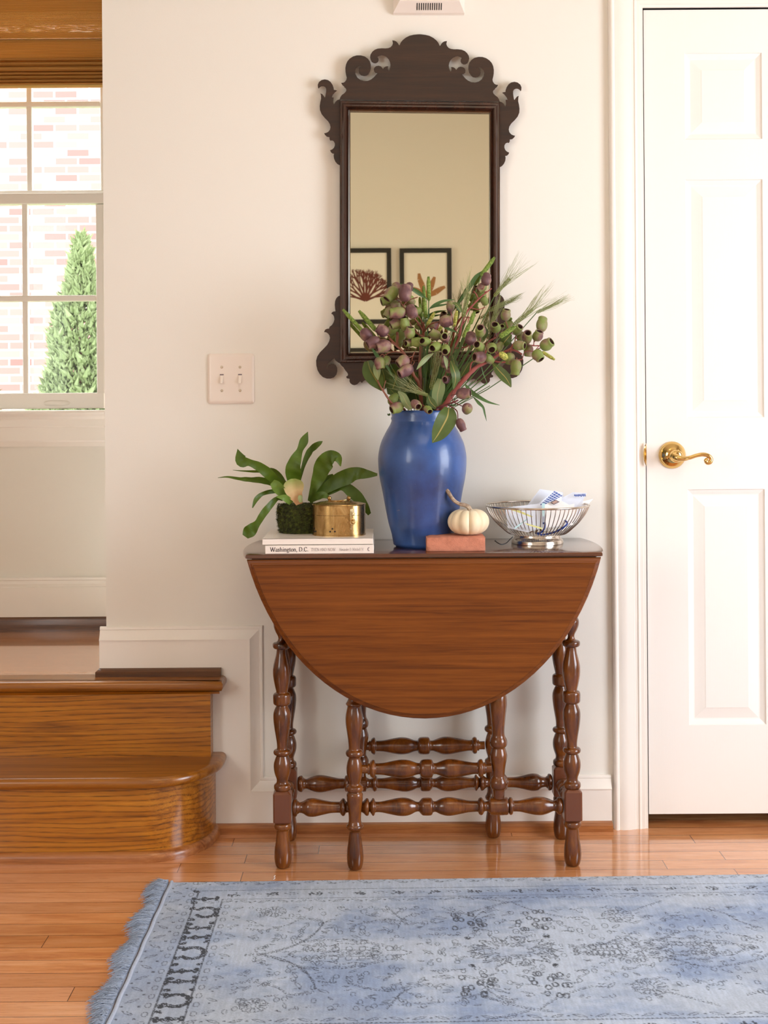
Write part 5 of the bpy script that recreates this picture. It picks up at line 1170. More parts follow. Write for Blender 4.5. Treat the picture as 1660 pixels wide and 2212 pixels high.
nuts = [ # x,y,r, mouth(x,up,toward viewer), branch, depth, tint
(380,262,36,-.3,.6,-.7,'A',3.0,.75),(338,300,44,-.5,-.6,.2,'A',2.96,.45),(305,348,38,-.9,-.3,.2,'A',2.99,.15),(433,298,44,.1,1,-.2,'A',2.94,.8),(457,262,32,.3,.8,-.5,'A',2.98,.75),(470,342,30,.4,-.5,-.5,'A',2.99,.1),(368,388,37,-.3,.5,-.7,'A',2.98,.7),(382,432,43,-1,-.05,.1,'A',2.93,.55),(480,428,43,-.3,.8,-.4,'A',2.93,.7),(322,428,34,-.6,-.8,.1,'A',2.98,.1),(372,508,40,-.9,-.35,.1,'A',2.95,.6),(430,510,36,-.1,.95,.35,'A',2.94,.35),(465,572,37,.15,.95,.35,'A',2.93,.4),(350,548,36,-.5,-.5,-.5,'A',3.0,.05),(632,525,34,.2,.3,-.9,'A',3.0,.6),(465,642,28,-.75,-.1,.6,'A',2.94,.4),(512,636,35,-1,0,.1,'A',2.935,.12),(572,632,34,-.55,.1,.82,'A',2.92,.1),(525,525,26,.5,-.3,-.7,'A',3.0,.1),(400,590,38,-.2,-.6,-.6,'A',3.01,.05),(420,412,30,.2,.3,-.8,'A',3.0,.5),(520,420,28,.7,.2,-.5,'A',3.0,.1),
(277,556,42,-.8,.5,.1,'B',2.93,.85),(170,590,42,.5,-.7,-.3,'B',2.94,.85),(215,636,42,-.85,-.4,.15,'B',2.92,.9),(285,662,43,-.85,-.2,.25,'B',2.915,.9),(420,768,44,-.8,-.5,.2,'B',2.92,.85),(438,832,42,-.7,-.4,.3,'B',2.915,.85),(258,780,38,.15,-.95,.1,'B',2.935,.5),(295,770,34,.4,.5,-.7,'B',2.98,.1),
(640,585,40,-.8,.6,.1,'C',2.95,.65),(645,668,36,-.55,-.25,.8,'C',2.92,.1),(712,686,35,-.15,-.45,.88,'C',2.92,.3),(708,604,36,-.1,.15,.95,'C',2.93,.5),(715,490,44,.95,.1,.15,'C',2.95,.9),(745,390,30,.1,.7,-.6,'C',3.02,.75),(885,612,40,.1,.85,-.4,'C',2.95,1.0),(992,204,36,.2,.8,-.5,'C',3.03,.85),(962,258,32,-.5,-.4,.0,'C',3.05,.35),(955,322,30,-.6,-.5,.0,'C',3.07,.1),(978,348,28,.3,-.8,-.3,'C',3.06,.1),(738,826,26,.6,0,.8,'C',2.96,.6),(715,893,30,-.3,0,.95,'C',2.95,.95),(700,765,32,.1,-.9,-.2,'C',2.99,.75),
(952,560,40,-.1,.5,.8,'D',2.93,.45),(946,668,38,-.45,.3,.8,'D',2.92,.5),(1028,676,38,.0,-.35,.92,'D',2.92,.15),(1080,670,30,.5,.5,-.7,'D',2.97,.05),(948,740,42,-.85,.0,.5,'D',2.91,.65),(1010,750,32,.6,-.4,-.6,'D',2.95,.05),(1056,536,37,-.2,.55,.8,'D',2.98,.35),(1098,532,22,.1,.2,.95,'D',3.0,.2),(1127,448,36,.15,.93,.35,'D',3.0,.2),(1140,516,30,.6,.4,-.5,'D',3.02,.05),(1208,552,36,.45,.6,.65,'D',2.98,.5),(1275,602,38,.0,.55,.8,'D',2.95,.6),(1220,658,38,.85,-.1,.45,'D',2.94,.1),(1232,600,30,.4,.5,-.6,'D',3.0,.05),(1347,592,37,.3,.8,.5,'D',2.96,.5),(1376,514,40,.2,.9,-.4,'D',2.98,.55),(1408,653,42,.7,.45,.5,'D',2.93,.25),(1285,694,33,-.1,-.9,.0,'D',2.97,.3),(1348,726,40,.5,-.75,.4,'D',2.92,.15),(1198,808,40,-.1,-.9,-.1,'D',2.93,.5),(1155,748,36,-.2,-.8,-.3,'D',2.95,.15),
(835,990,40,.95,.05,.3,'E',2.90,.85),(862,1093,38,-.2,-.4,-.85,'E',2.90,.6),(818,1205,34,.4,-.9,.0,'E',2.90,.85),
(375,1088,40,-.85,-.35,.4,'G',2.94,.35),(350,1030,36,.5,.5,-.6,'G',2.99,.05),(507,1065,36,.45,-.45,.78,'G',2.925,.4),(590,1100,28,.35,-.4,.85,'G',2.92,.3)]
for k, (x, y, r, mx, my, mt_, b, d, tint) in enumerate(nuts):
    root, bp, bmat = BR[b]; size = 2*r/3.192*d/F; c = Z3(x, y, d); ax = Vector((mx, -mt_, my)).normalized()
    me = NM[k % 4]; o = bpy.data.objects.new('gumnut', me); C.objects.link(o)
    q = Vector((0, 0, 1)).rotation_difference(ax).to_matrix().to_4x4()
    o.parent = root; o.matrix_parent_inverse = Matrix.Translation(-ROOTS[root.name]); o.matrix_basis = Matrix.Translation(c) @ q @ Matrix.Rotation(k*1.3, 4, 'Z') @ Matrix.Scale(size*1.04, 4)
    o.color = (tint, 0, 0, 1)
    base = c-ax*size*.5; near = min(bp[6:], key=lambda p: (p-base).length)
    mid = (base+near)/2-ax*min(.012, (near-base).length*.3)
    m_ = MB(); m_.tube(smoothline([tuple(near), tuple(mid), tuple(base+ax*.002)], 4), [.0011]*8+[.0017], 6); m_.build('stalk', M[bmat], root, angle=70)
def gl(bkey, pts, ws, mat='gleaf', tw=.1, fold=.15, name='leaf', seed=0):
    m_ = MB(); ribbon(m_, [Z3(x, y, d) for x, y, d in pts], [w_/3.192*3.0/F for w_ in ws], twist=tw, fold=fold, cols=7, nseg=7, seed=seed); m_.build(name, M[mat], BR[bkey][0], angle=180)
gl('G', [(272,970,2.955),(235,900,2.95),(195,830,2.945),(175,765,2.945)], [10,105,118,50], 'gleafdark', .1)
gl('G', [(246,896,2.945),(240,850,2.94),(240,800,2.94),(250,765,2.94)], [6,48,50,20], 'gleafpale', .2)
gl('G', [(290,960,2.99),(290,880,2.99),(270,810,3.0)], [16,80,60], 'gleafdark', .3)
gl('D', [(1040,783,2.95),(1080,830,2.94),(1130,885,2.935),(1164,946,2.93)], [14,62,66,8], 'gleaf', -.1)
gl('E', [(735,1088,2.915),(725,1150,2.90),(690,1220,2.895),(655,1280,2.895),(620,1330,2.895)], [60,130,128,88,4], 'gleaf', .1)
gl('C', [(660,1080,3.0),(655,1010,2.98),(668,950,2.97),(680,890,2.97)], [40,78,82,50], 'gleafpale', -.1)
gl('C', [(748,765,2.95),(768,820,2.94),(782,880,2.94),(765,965,2.95)], [14,62,64,6], 'gleaf', .5)
gl('C', [(700,730,2.94),(715,770,2.94),(722,828,2.94)], [8,30,4], 'gleafpale', .4)
gl('A', [(630,712,2.95),(585,740,2.945),(545,780,2.94),(512,825,2.94)], [6,36,34,4], 'gleafpale', .5)
gl('B', [(385,975,2.96),(420,1010,2.955),(445,1060,2.955),(475,1095,2.96)], [10,50,55,30], 'gleafpale', -.2)
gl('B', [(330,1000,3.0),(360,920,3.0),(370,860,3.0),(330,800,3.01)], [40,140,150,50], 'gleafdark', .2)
gl('C', [(590,1000,2.97),(610,1050,2.965),(650,1090,2.965)], [12,62,30], 'gleaf', .3)
gl('D', [(820,870,3.0),(850,820,3.0),(880,770,3.0)], [20,56,10], 'gleaf', .4)
gl('D', [(1100,660,2.99),(1130,620,2.98),(1165,580,2.98)], [20,80,14], 'gleaf', .2)
gl('C', [(760,365,3.0),(790,378,3.0),(812,410,3.0),(818,432,3.0)], [8,32,30,6], 'gleaf', .3)
gl('D', [(970,620,3.0),(990,570,3.0),(985,530,3.0)], [10,36,8], 'gleafdark', .3)
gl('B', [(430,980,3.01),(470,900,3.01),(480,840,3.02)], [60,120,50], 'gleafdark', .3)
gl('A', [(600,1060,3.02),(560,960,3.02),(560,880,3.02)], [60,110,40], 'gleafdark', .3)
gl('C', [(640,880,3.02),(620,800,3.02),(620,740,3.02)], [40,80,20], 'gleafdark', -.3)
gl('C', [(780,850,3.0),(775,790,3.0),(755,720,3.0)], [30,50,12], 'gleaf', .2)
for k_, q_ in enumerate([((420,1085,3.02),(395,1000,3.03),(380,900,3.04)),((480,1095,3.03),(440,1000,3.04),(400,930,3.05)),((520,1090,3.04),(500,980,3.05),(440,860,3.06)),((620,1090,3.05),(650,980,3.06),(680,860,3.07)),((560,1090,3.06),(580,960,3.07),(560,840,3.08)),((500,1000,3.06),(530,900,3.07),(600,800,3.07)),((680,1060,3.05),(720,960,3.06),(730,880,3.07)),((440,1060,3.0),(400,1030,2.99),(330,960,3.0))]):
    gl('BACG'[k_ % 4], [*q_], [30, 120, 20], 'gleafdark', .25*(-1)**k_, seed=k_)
gl('A', [(330,1132,2.96),(318,1136,2.955),(312,1128,2.95)], [14,14,3], 'gleafdark', .1)

def stem_to_vase(p, d):
    e = Vector((vx+(p.x-vx)*.18, vy+.01, VT-.02)); b_ = Vector((vx-(p.x-vx)*.15, vy, TZ+.03)); m = p*.45+e*.55; m.y = (p.y+e.y)/2
    return smoothline([tuple(b_), tuple(e), tuple(m), tuple(p)], 6)
def seed_head(m_, p0, p1, r, n, rough, rnd, core=True):
    ax = (p1-p0); L = ax.length; ax.normalize(); u = ax.orthogonal().normalized(); w_ = ax.cross(u)
    if core: m_.lathe(p0, p1, [(0, r*.3), (.08, r*.75), (.3, r*.9), (.7, r*.85), (.93, r*.5), (1, r*.1)], 10)
    for k in range(n):
        t = (k+.5)/n; a = k*2.39996; rr_ = r*(.9 if t < .75 else .9-(t-.75)*2.2)*(min(1, t*8+.4)); c = p0+ax*(L*t)+(u*math.cos(a)+w_*math.sin(a))*rr_*.8
        o_ = (u*math.cos(a)+w_*math.sin(a)); d_ = (ax*.9+o_*.55).normalized()*L*.045*rough; s_ = ax.cross(o_)*r*.24*rough; q = o_*r*.2
        m_.add([c-d_*.4, c-s_, c+q, c+s_, c+d_*.9, c-q], [(0, 1, 2), (0, 2, 3), (1, 4, 2), (2, 4, 3), (0, 5, 1), (0, 3, 5), (1, 5, 4), (3, 4, 5)])
can = [((597,350),(594,185),3.01,16,0,'upright canary grass head tallest at the mirror centre'),((566,345),(560,248),3.04,13,0,'pale canary grass head just behind the tallest upright one'),((577,470),(563,330),3.0,16,0,'canary grass head below the tall upright pair'),((552,462),(533,372),3.03,11,0,'small grey-green canary grass head left of the upright group'),((140,562),(5,412),2.98,15,0,'canary grass head farthest left across mirror frame'),((236,560),(115,420),2.98,18,0,'dark canary grass head second from the left'),((955,180),(1050,52),3.08,17,0,'highest canary grass head leaning right over the mirror frame'),((585,520),(635,432),2.99,15,1,'flowering canary grass head with yellow anthers left of centre'),((770,530),(790,420),2.98,15,1,'flowering canary grass head with yellow anthers at centre'),((882,512),(912,425),3.0,17,0,'canary grass head beside the pink stem, upper of two'),((835,605),(878,508),2.99,18,0,'canary grass head beside the pink stem, lower of two'),((1085,600),(1192,528),2.94,20,0,'bright canary grass head slanting right among open gumnuts'),((1130,745),(1090,712),2.90,26,1,'blunt canary grass head facing the viewer at right'),((1378,702),(1464,756),2.96,14,1,'flowering canary grass tip drooping at far right'),((1150,490),(1168,468),3.02,12,0,'tiny canary grass tip behind the topmost right gumnut'),((660,568),(690,520),3.0,14,1,'yellow flowering canary grass head partly hidden at centre')]
for k, (a, b, d, r, fl, lab) in enumerate(can):
    p0, p1 = Z3(*a, d), Z3(*b, d-.004 if k != 12 else 2.88); root = thing('canary_grass', (vx, vy, TZ+.03), lab, 'grass stem', 'canary grass stems in the bouquet'); rnd = random.Random(k)
    m_ = MB(); seed_head(m_, p0, p1, r/3.192*d/F, 260 if k != 12 else 160, 1.0, rnd); m_.build('seed_head', M['canaryy' if fl else 'canary'], root, smooth=False)
    m_ = MB(); m_.tube(stem_to_vase(p0+(p1-p0)*.05, d), .0011, 6); m_.build('stem', M['gstem'], root)
bar = [((1048,318),(1152,195),3.06,16,[(1340,95),(1300,60),(1225,15),(1200,0),(1120,180),(1350,80)],'barley head fanning over the right mirror frame, upper one'),((1000,422),(1190,340),3.07,13,[(1260,290),(1235,300),(1270,330),(1210,310)],'barley head pointing right below the upper one'),((1182,515),(1312,412),3.0,17,[(1400,240),(1380,260),(1480,190),(1440,320),(1560,300),(1400,220)],'large barley head right of the mirror with long awns'),((1340,432),(1455,380),3.02,12,[(1600,330),(1560,300),(1610,345),(1580,290),(1530,320)],'barley head farthest right with awns fanning out'),((832,460),(875,300),3.03,19,[(900,100),(880,130),(800,200),(830,170),(920,200),(850,190)],'upright pale barley head left of the pink stem'),((900,760),(960,620),3.02,16,[(1020,480),(1000,500),(1060,520),(980,480)],'barley head hidden behind the centre right gumnuts'),((1010,560),(1060,440),3.05,16,[(1100,300),(1080,330),(1140,340),(1060,310)],'barley head behind the right open gumnuts'),((610,960),(655,800),2.985,20,[(680,640),(640,660),(700,700),(600,700)],'barley head drooping low at the bouquet centre'),((590,1000),(515,985),2.95,16,[(300,830),(330,870),(280,905),(310,960),(420,830),(360,820)],'barley head lying left above the vase rim with long awns')]
for k, (a, b, d, r, aw, lab) in enumerate(bar):
    p0, p1 = Z3(*a, d), Z3(*b, d); root = thing('barley_stem', (vx, vy, TZ+.03), lab, 'grass stem', 'barley stems in the bouquet'); rnd = random.Random(50+k)
    m_ = MB(); ax = (p1-p0); L = ax.length; ax.normalize(); u = Vector((0, -1, 0)); s0 = ax.cross(u).normalized(); R_ = r/3.192*d/F
    NG = 13; tips = []
    for i in range(NG):
        t = i/NG
        for sd in (-1, 1, 0):
            o_ = (s0*sd+u*(.6 if sd == 0 else .15)).normalized(); c = p0+ax*(L*(t+.03*abs(sd)))+o_*R_*.42*(1-.3*t); d_ = (ax*.92+o_*.38).normalized(); l_ = L/NG*1.9; wq = d_.cross(o_).normalized()*R_*.26; q = o_*R_*.26
            m_.add([c-d_*l_*.35, c-wq, c+q, c+wq, c+d_*l_*.75, c-q], [(0, 1, 2), (0, 2, 3), (1, 4, 2), (2, 4, 3), (0, 5, 1), (0, 3, 5), (1, 5, 4), (3, 4, 5)]); tips.append((c+d_*l_*.7, t))
    m_.build('seed_head', M['barley'], root, smooth=False)
    m_ = MB(); tg = [Z3(*q, d+rnd.uniform(-.03, .03)) for q in aw]
    for i, (tp, t) in enumerate(tips):
        e = tg[i % len(tg)].lerp(tg[(i+1) % len(tg)], rnd.random()); e = tp+(e-tp)*rnd.uniform(.75, 1.05); e.y = min(e.y, -.02)
        mid = (tp+e)/2+Vector((rnd.uniform(-.004, .004), rnd.uniform(-.004, .004), rnd.uniform(-.004, .004))); m_.tube([tp, mid, e], [.00045, .00035, .00012], 4)
    m_.build('awns', M['awn'], root, angle=80)
    m_ = MB(); m_.tube(stem_to_vase(p0, d), .0011, 6); m_.build('stem', M['gstem'], root)
# grass blades on their own stems
bl_ = [([(600,405,3.02),(640,378,3.02),(700,352,3.02),(770,342,3.02)],[6,22,18,4],'thin green blade pointing right across the seaweed picture, upper'),([(600,405,3.02),(640,388,3.02),(690,380,3.02),(730,372,3.02)],[6,18,14,4],'thin green blade pointing right across the seaweed picture, lower'),([(582,338,3.0),(530,298,2.99),(470,262,2.98),(400,232,2.98)],[6,30,22,4],'green blade arching left over the top purple nuts'),([(845,925,2.96),(890,980,2.95),(950,1020,2.94),(1010,1050,2.94),(1085,1070,2.94)],[10,30,26,16,3],'long blade drooping right below the bouquet'),([(905,1015,2.945),(940,1055,2.94),(970,1085,2.94),(982,1130,2.94),(995,1180,2.94)],[6,22,16,12,2],'twisted blade hanging lowest at right'),([(800,370,3.08),(870,270,3.08),(920,190,3.08),(965,150,3.08)],[12,30,30,12],'broad leaf blade wrapping the highest canary grass stem'),([(960,805,2.93),(975,860,2.93),(1000,920,2.93)],[4,7,2],'short grass blade hanging under the thick right branch'),([(700,535,2.98),(740,548,2.98),(795,570,2.98)],[6,20,4],'small blade at the middle of the bouquet'),([(690,760,3.0),(640,880,3.0),(600,1040,3.0)],[10,24,16],'upright blade at the centre above the rim'),([(200,670,2.97),(240,730,2.97),(300,790,2.97),(340,860,2.97)],[8,26,20,10],'blade descending from the left purple nuts')]
for k, (pts, ws, lab) in enumerate(bl_):
    root = thing('grass_blade', (vx, vy, TZ+.03), lab, 'grass blade', 'grass blades in the bouquet')
    m_ = MB(); ribbon(m_, [Z3(*q) for q in pts], [w_/3.192*3.0/F for w_ in ws], twist=.2, fold=.3, cols=3, nseg=6, seed=k); m_.build('blade', M['blade'], root, angle=180)
    p0 = Z3(*pts[0]); p0 = min((Z3(*pts[0]), Z3(*pts[-1])), key=lambda p: (p-Vector((vx, vy, VT))).length)
    m_ = MB(); m_.tube(stem_to_vase(p0, 3.0), .0009, 5); m_.build('stem', M['gstem'], root)
# bundle of fine green stalks filling the middle of the bouquet
m_ = MB(); rnd = random.Random(9)
for k in range(70):
    x1 = rnd.uniform(540, 1050); y1 = rnd.uniform(500, 900); d = rnd.uniform(2.98, 3.09); p = Z3(x1, y1+abs(x1-720)*.15, d); m_.tube(stem_to_vase(p, d), rnd.uniform(.0006, .0012), 4)
o = m_.build('grass_stalks', M['gstem']); tag(o, 'thin green grass stalks filling the bouquet above the vase rim', 'grass stalks', kind='stuff')

# ================================================================== RUG
RX0, RX1 = FL(372, 1904, .006).x, 2.05
yfarL = FL(372, 1904, .006).y; yfarR = FL(1660, 1886, .006).y; slope = (yfarR-yfarL)/(FL(1660, 1886, .006).x-RX0)
RW = .775
rug = thing('area_rug', (RX0+1.0, -.75, 0), 'faded blue runner rug with dark floral pattern and left fringe', 'rug')
gx = np.concatenate([np.arange(RX0, 1.02, .002), np.linspace(1.03, RX1, 60)]); gy = np.arange(0, RW+.001, .002)
NX, NY = len(gx), len(gy)
GX, GV = np.meshgrid(gx, gy, indexing='xy')           # GV: distance from the far edge
ys_g = yfarL+slope*np.minimum(GX-RX0, 1.4)-GV
mask = np.zeros((NY, NX))
RS = (gx[1]-gx[0])
def rugxy(px, py):
    p = FL(px, py, .006); return p.x, (yfarL+slope*(p.x-RX0))-p.y
def stamp(u, v, r, val=1.0):
    i0 = max(0, int((u-RX0-r)/.002)); i1 = min(745, int((u-RX0+r)/.002)+2); j0 = max(0, int((v-r)/.002)); j1 = min(NY, int((v+r)/.002)+2)
    if i1 <= i0 or j1 <= j0: return
    sub = (GX[j0:j1, i0:i1]-u)**2+(GV[j0:j1, i0:i1]-v)**2 <= (r*1.2)**2
    mask[j0:j1, i0:i1] = np.where(sub, np.maximum(mask[j0:j1, i0:i1], val), mask[j0:j1, i0:i1]) if val > 0 else np.where(sub, 0, mask[j0:j1, i0:i1])
def stroke(pts, r=.0014, dash=0, val=.9, closed=False):
    if closed: pts = list(pts)+[pts[0]]
    s_ = 0
    for (a, b) in zip(pts, pts[1:]):
        L = math.hypot(b[0]-a[0], b[1]-a[1]); n = max(1, int(L/.0016))
        for k in range(n):
            s_ += L/n
            if dash and (s_ % dash) > dash*.6: continue
            stamp(a[0]+(b[0]-a[0])*k/n, a[1]+(b[1]-a[1])*k/n, r, val*(.7+.3*random.random()))
def both(pts, **kw):
    stroke(pts, **kw); stroke([(u, RW-v) for u, v in pts], **kw)
rr_ = random.Random(21)
L1 = rugxy(430, 1924)[0]; L2 = rugxy(482.6, 1941)[0]; V1 = rugxy(600, 1922)[1]; V2 = rugxy(600, 1941)[1]
L0 = RX0
# border frame lines
stroke([(L1, V1), (L1, RW-V1)], r=.0016); stroke([(L2, V2), (L2, RW-V2)], r=.0016)
for v in (V1, V2): both([(L1 if v == V1 else L2, v), (1.1, v)], r=.0011)
# reciprocal dark motifs in the left main border, drawn for one half and repeated
def Z5(x, y): return rugxy(320+x/4.15, 1890+y/4.15)
def blob(x, y, r):
    u, v = Z5(x, y); stamp(u, v, r*1.25, .97)
def bone(x0, x1, y):
    n = 26
    for k in range(n+1):
        t = k/n; x = x0+(x1-x0)*t+8*(t-.5)*0; e = abs(t-.5)*2; rr = .0026+.0012*(1-e)**2*2
        blob(x+ (20*(.5-t))*0, y-12*t, rr)
    for q in (-16, -8, 0, 8, 16):
        blob(x0-q*.3, y+q, .0034); blob(x1-q*.3, y-12+q*.9, .0030)
    blob(x0+(x1-x0)*.45, y-18, .0034); blob(x0+(x1-x0)*.45, y+6, .0030)
def ringm(x, y, a, b):
    for k in range(80):
        t = 2*PI*k/80
        if abs(t-PI) < .55: continue
        blob(x+a*math.cos(t)-b*.3*math.sin(t), y+b*math.sin(t), .0030+.0012*abs(math.sin(t*4)))
for a in ((410,620,222),(345,550,482),(320,530,566),(200,430,868),(165,410,962),(70,300,1300)): bone(*a)
for a in ((520,335,92,42),(400,700,104,50),(250,1125,118,54)): ringm(*a)
for x, y in ((420,150),(400,250),(385,300),(372,400),(360,440),(335,520),(300,610),(285,650),(240,745),(228,800),(205,870),(185,930),(155,1030),(140,1070),(95,1180),(75,1230),(50,1290)):
    for q in range(7): blob(x+8+q*5, y+rr_.uniform(-7, 7), .0040-.0004*q)
for x, y in ((640,300),(620,365),(580,430),(530,600),(505,690),(470,805),(430,915),(400,1030),(385,1100)):
    for q in range(5): blob(x-q*6, y+rr_.uniform(-8, 8), .0034-.0004*q)
# clouds along the long borders
u = L2+.02
while u < 1.05:
    for q in range(18):
        for vv in (0, 1):
            cu, cv = u+rr_.uniform(-.012, .016), (V1+V2)/2+rr_.uniform(-.004, .004)*(1 if q < 6 else 2.4); cv = cv if vv == 0 else RW-cv
            stamp(cu, cv, .0022, .9)
    both([(u+.03, (V1+V2)/2-.004), (u+.045, (V1+V2)/2-.008), (u+.06, (V1+V2)/2-.002), (u+.045, (V1+V2)/2+.005), (u+.03, (V1+V2)/2-.004)], r=.0011, dash=.01)
    u += rr_.uniform(.075, .10)
def octo(u, v, R_, **kw): stroke([(u+R_*math.cos(a), v+R_*1.7*math.sin(a)) for a in [PI/8+PI/4*k for k in range(8)]], closed=True, **kw)
# small octagons and slanting leaf dashes both sides of the left border
v = .012; k = 0
while v < RW-.01:
    octo(L1-.013, v, .0055, r=.0010, val=.75)
    if V2 < v < RW-V2: octo(L2+.013, v, .0055, r=.0010, val=.75)
    v += .034; k += 1
def leafdash(u, v, L, a, r=.0010):
    c, s_ = math.cos(a), math.sin(a); pts = [(-L, 0), (-L*.4, L*.26), (L*.5, L*.22), (L, 0), (L*.5, -L*.22), (-L*.4, -L*.26)]
    stroke([(u+x*c-y*s_, v+x*s_+y*c) for x, y in pts], closed=True, r=r, val=.8)
v = .02; k = 0
while v < RW-.02:
    leafdash(L1-.045, v, .013, .6 if k % 2 else -.6); stamp(L1-.028, v+.022, .0028, .8); stamp(L1-.060, v+.022, .0026, .8)
    if V2+.01 < v < RW-V2-.01: leafdash(L2+.038, v, .012, -.5 if k % 2 else .5); stamp(L2+.036, v+.013, .002, .8)
    v += .046; k += 1
u = L1
k = 0
while u < 1.05:
    for vv in (.014, RW-.014): leafdash(u, vv, .014, .5*(1 if k % 2 else -1)); stamp(u+.02, vv+.008*(1 if vv < .3 else -1), .002, .8)
    for vv in (V2+.014, RW-V2-.014): leafdash(u+.03, vv, .013, -.45*(1 if k % 2 else -1)); stamp(u+.05, vv, .0022, .8)
    if k % 2: 
        for vv in (.024, RW-.024): leafdash(u+.01, vv, .010, 0)
    u += .040; k += 1
# field: flowers, vines, medallion (mirrored about the long axis)
def flower(u, v, r, n=10, petals=True):
    octo(u, v, r*.22, r=.0009, val=.8)
    for k in range(n):
        a = 2*PI*k/n; stroke([(u+r*.45*math.cos(a), v+r*.45*math.sin(a)), (u+r*math.cos(a), v+r*math.sin(a))], r=.0012, val=.85)
        stroke([(u+r*math.cos(a-.2), v+r*math.sin(a-.2)), (u+r*1.12*math.cos(a), v+r*1.12*math.sin(a)), (u+r*math.cos(a+.2), v+r*math.sin(a+.2))], r=.0010, val=.8)
def fl2(u, v, r, n=10):
    flower(u, v, r, n); flower(u, RW-v, r, n)
def pxs(pts): return [rugxy(x, y) for x, y in pts]
fl2(*rugxy(592, 1969), .024, 14)
fl2(*rugxy(1335, 1978), .03, 14)
vines = [[(530,2062),(560,2062),(600,2052),(640,2040),(670,2025),(690,2005),(700,1992)],[(560,2062),(600,2068),(640,2085),(665,2105),(680,2120)],[(700,1995),(690,1985),(650,1985),(620,1998),(570,2008),(530,2005)],[(760,2000),(800,1990),(840,1985),(870,1990)],[(840,1960),(870,1985),(920,1995)],[(890,1975),(870,1985),(860,2005)],[(980,2040),(1040,2048),(1080,2048)],[(1230,2045),(1290,2042),(1340,2025),(1365,2015)],[(1240,2050),(1280,2060),(1330,2062),(1380,2072)],[(955,1960),(1000,1972),(1050,1960),(1090,1950),(1130,1945)],[(1095,1948),(1040,1940),(990,1936)],[(1110,1950),(1150,1965),(1190,1975),(1230,1982)],[(1020,1990),(1040,1970),(1070,1958)],[(1300,1975),(1350,1970),(1400,1955),(1430,1945)],[(1420,2030),(1480,2010),(1540,2012),(1600,2020),(1655,2035)],[(1500,1960),(1560,1970),(1600,1990),(1650,2005)],[(1440,2065),(1520,2058),(1590,2055),(1640,2045)],[(650,2070),(700,2065),(760,2060),(830,2062)],[(640,2035),(700,2030),(760,2030),(830,2040)]]
for vn in vines:
    p = smoothline(pxs(vn), 5); both(p, r=.0012, dash=.008); both([(a, b+.005) for a, b in p], r=.0009, dash=.006)
for k in range(430):
    x, y = rr_.uniform(540, 1650), rr_.uniform(1958, 2060); u, v = rugxy(x, y); a = rr_.uniform(0, PI); t = rr_.random()
    if t < .4:
        leafdash(u, v, rr_.uniform(.006, .014), a, .0009); leafdash(u, RW-v, rr_.uniform(.006, .014), -a, .0009)
    elif t < .7: octo(u, v, rr_.uniform(.003, .007), r=.0009, val=.8); octo(u, RW-v, .005, r=.0009, val=.8)
    else:
        for q in range(4): both([(u+.003*q, v+rr_.uniform(-.003, .003)), (u+.003*q+.004, v+rr_.uniform(-.004, .004))], r=.0010)
# blossoms of little rosettes
for cx_r, cy_r in ((1015, 1992), (1150, 1990)):
    for k in range(14): u, v = rugxy(cx_r+rr_.uniform(-40, 40), cy_r+rr_.uniform(-22, 22)); octo(u, v, .0055, r=.0016, val=.95); octo(u, RW-v, .0055, r=.0016, val=.95)
# centre rosette
cu, cv = rugxy(1108, 2051); cv = RW/2
for r_, n in ((.030, 8), (.052, 8), (.060, 16)):
    pts = [(cu+1.25*r_*(1+.18*math.cos(n*a))*math.cos(a), cv+r_*(1+.18*math.cos(n*a))*math.sin(a)) for a in [2*PI*k/96 for k in range(96)]]; stroke(pts, closed=True, r=.0013, dash=.009)
for k in range(8):
    a = 2*PI*k/8+PI/8; leafdash(cu+.058*math.cos(a), cv+.048*math.sin(a), .016, a, .0012)
for du, dv in ((-.085, -.062), (.075, -.065)):
    for s_ in (1, -1): stamp(cu+du, cv+dv*s_, .0055, .95)
# long palmette lobes left and right of the rosette, tree shapes
for (cx_r, w_, h_) in ((760, .12, .045), (1480, .13, .05), (1310, .05, .03)):
    u, _ = rugxy(cx_r, 2050)
    for s_ in (-1, 1):
        pts = [(u-w_+2*w_*t, RW/2+s_*h_*(math.sin(PI*t)**.8)+s_*.004*math.cos(t*30)) for t in [k/40 for k in range(41)]]; stroke(pts, r=.0012, dash=.008)
        for k in range(7): octo(u-w_*.7+w_*.22*k, RW/2+s_*h_*.45, .007, r=.0010, val=.85)
    leafdash(u, RW/2, w_*.5, 0, .0011)
mask *= (np.random.RandomState(1).rand(NY, NX) > .12)
# base colour mottling
def vnoise(sx, sy, seed):
    rs = np.random.RandomState(seed); g = rs.rand(int(RW/sy)+4, int(3.0/sx)+4); fx = (GX-RX0)/sx; fy = GV/sy; i = fx.astype(int); j = fy.astype(int); a = fx-i; b = fy-j
    a = a*a*(3-2*a); b = b*b*(3-2*b)
    return (g[j, i]*(1-a)+g[j, i+1]*a)*(1-b)+(g[j+1, i]*(1-a)+g[j+1, i+1]*a)*b
mot = .5*vnoise(.22, .12, 1)+.3*vnoise(.07, .05, 2)+.2*vnoise(.02, .012, 3)
bluey = vnoise(.30, .2, 5)*.6+vnoise(.09, .07, 6)*.4
fine = np.random.RandomState(4).rand(NY, NX)
wv = .5*vnoise(.003, .025, 8)+.5*fine
A0 = np.array(s2l((180, 192, 210))); B0 = np.array(s2l((136, 154, 186))); G0 = np.array(s2l((160, 166, 174))); D0 = np.array(s2l((14, 17, 26)))
t = np.clip((mot-.35)*2.6, 0, 1)[..., None]; g = np.clip((bluey-.5)*3, 0, 1)[..., None]
base = (A0*(1-t)+B0*t)*(1-.45*g)+G0*.45*g
base = base*(.80+.36*wv)[..., None]
col = base*(1-mask[..., None]*.96)+D0*mask[..., None]*.96
hz = .0055+.0008*wv
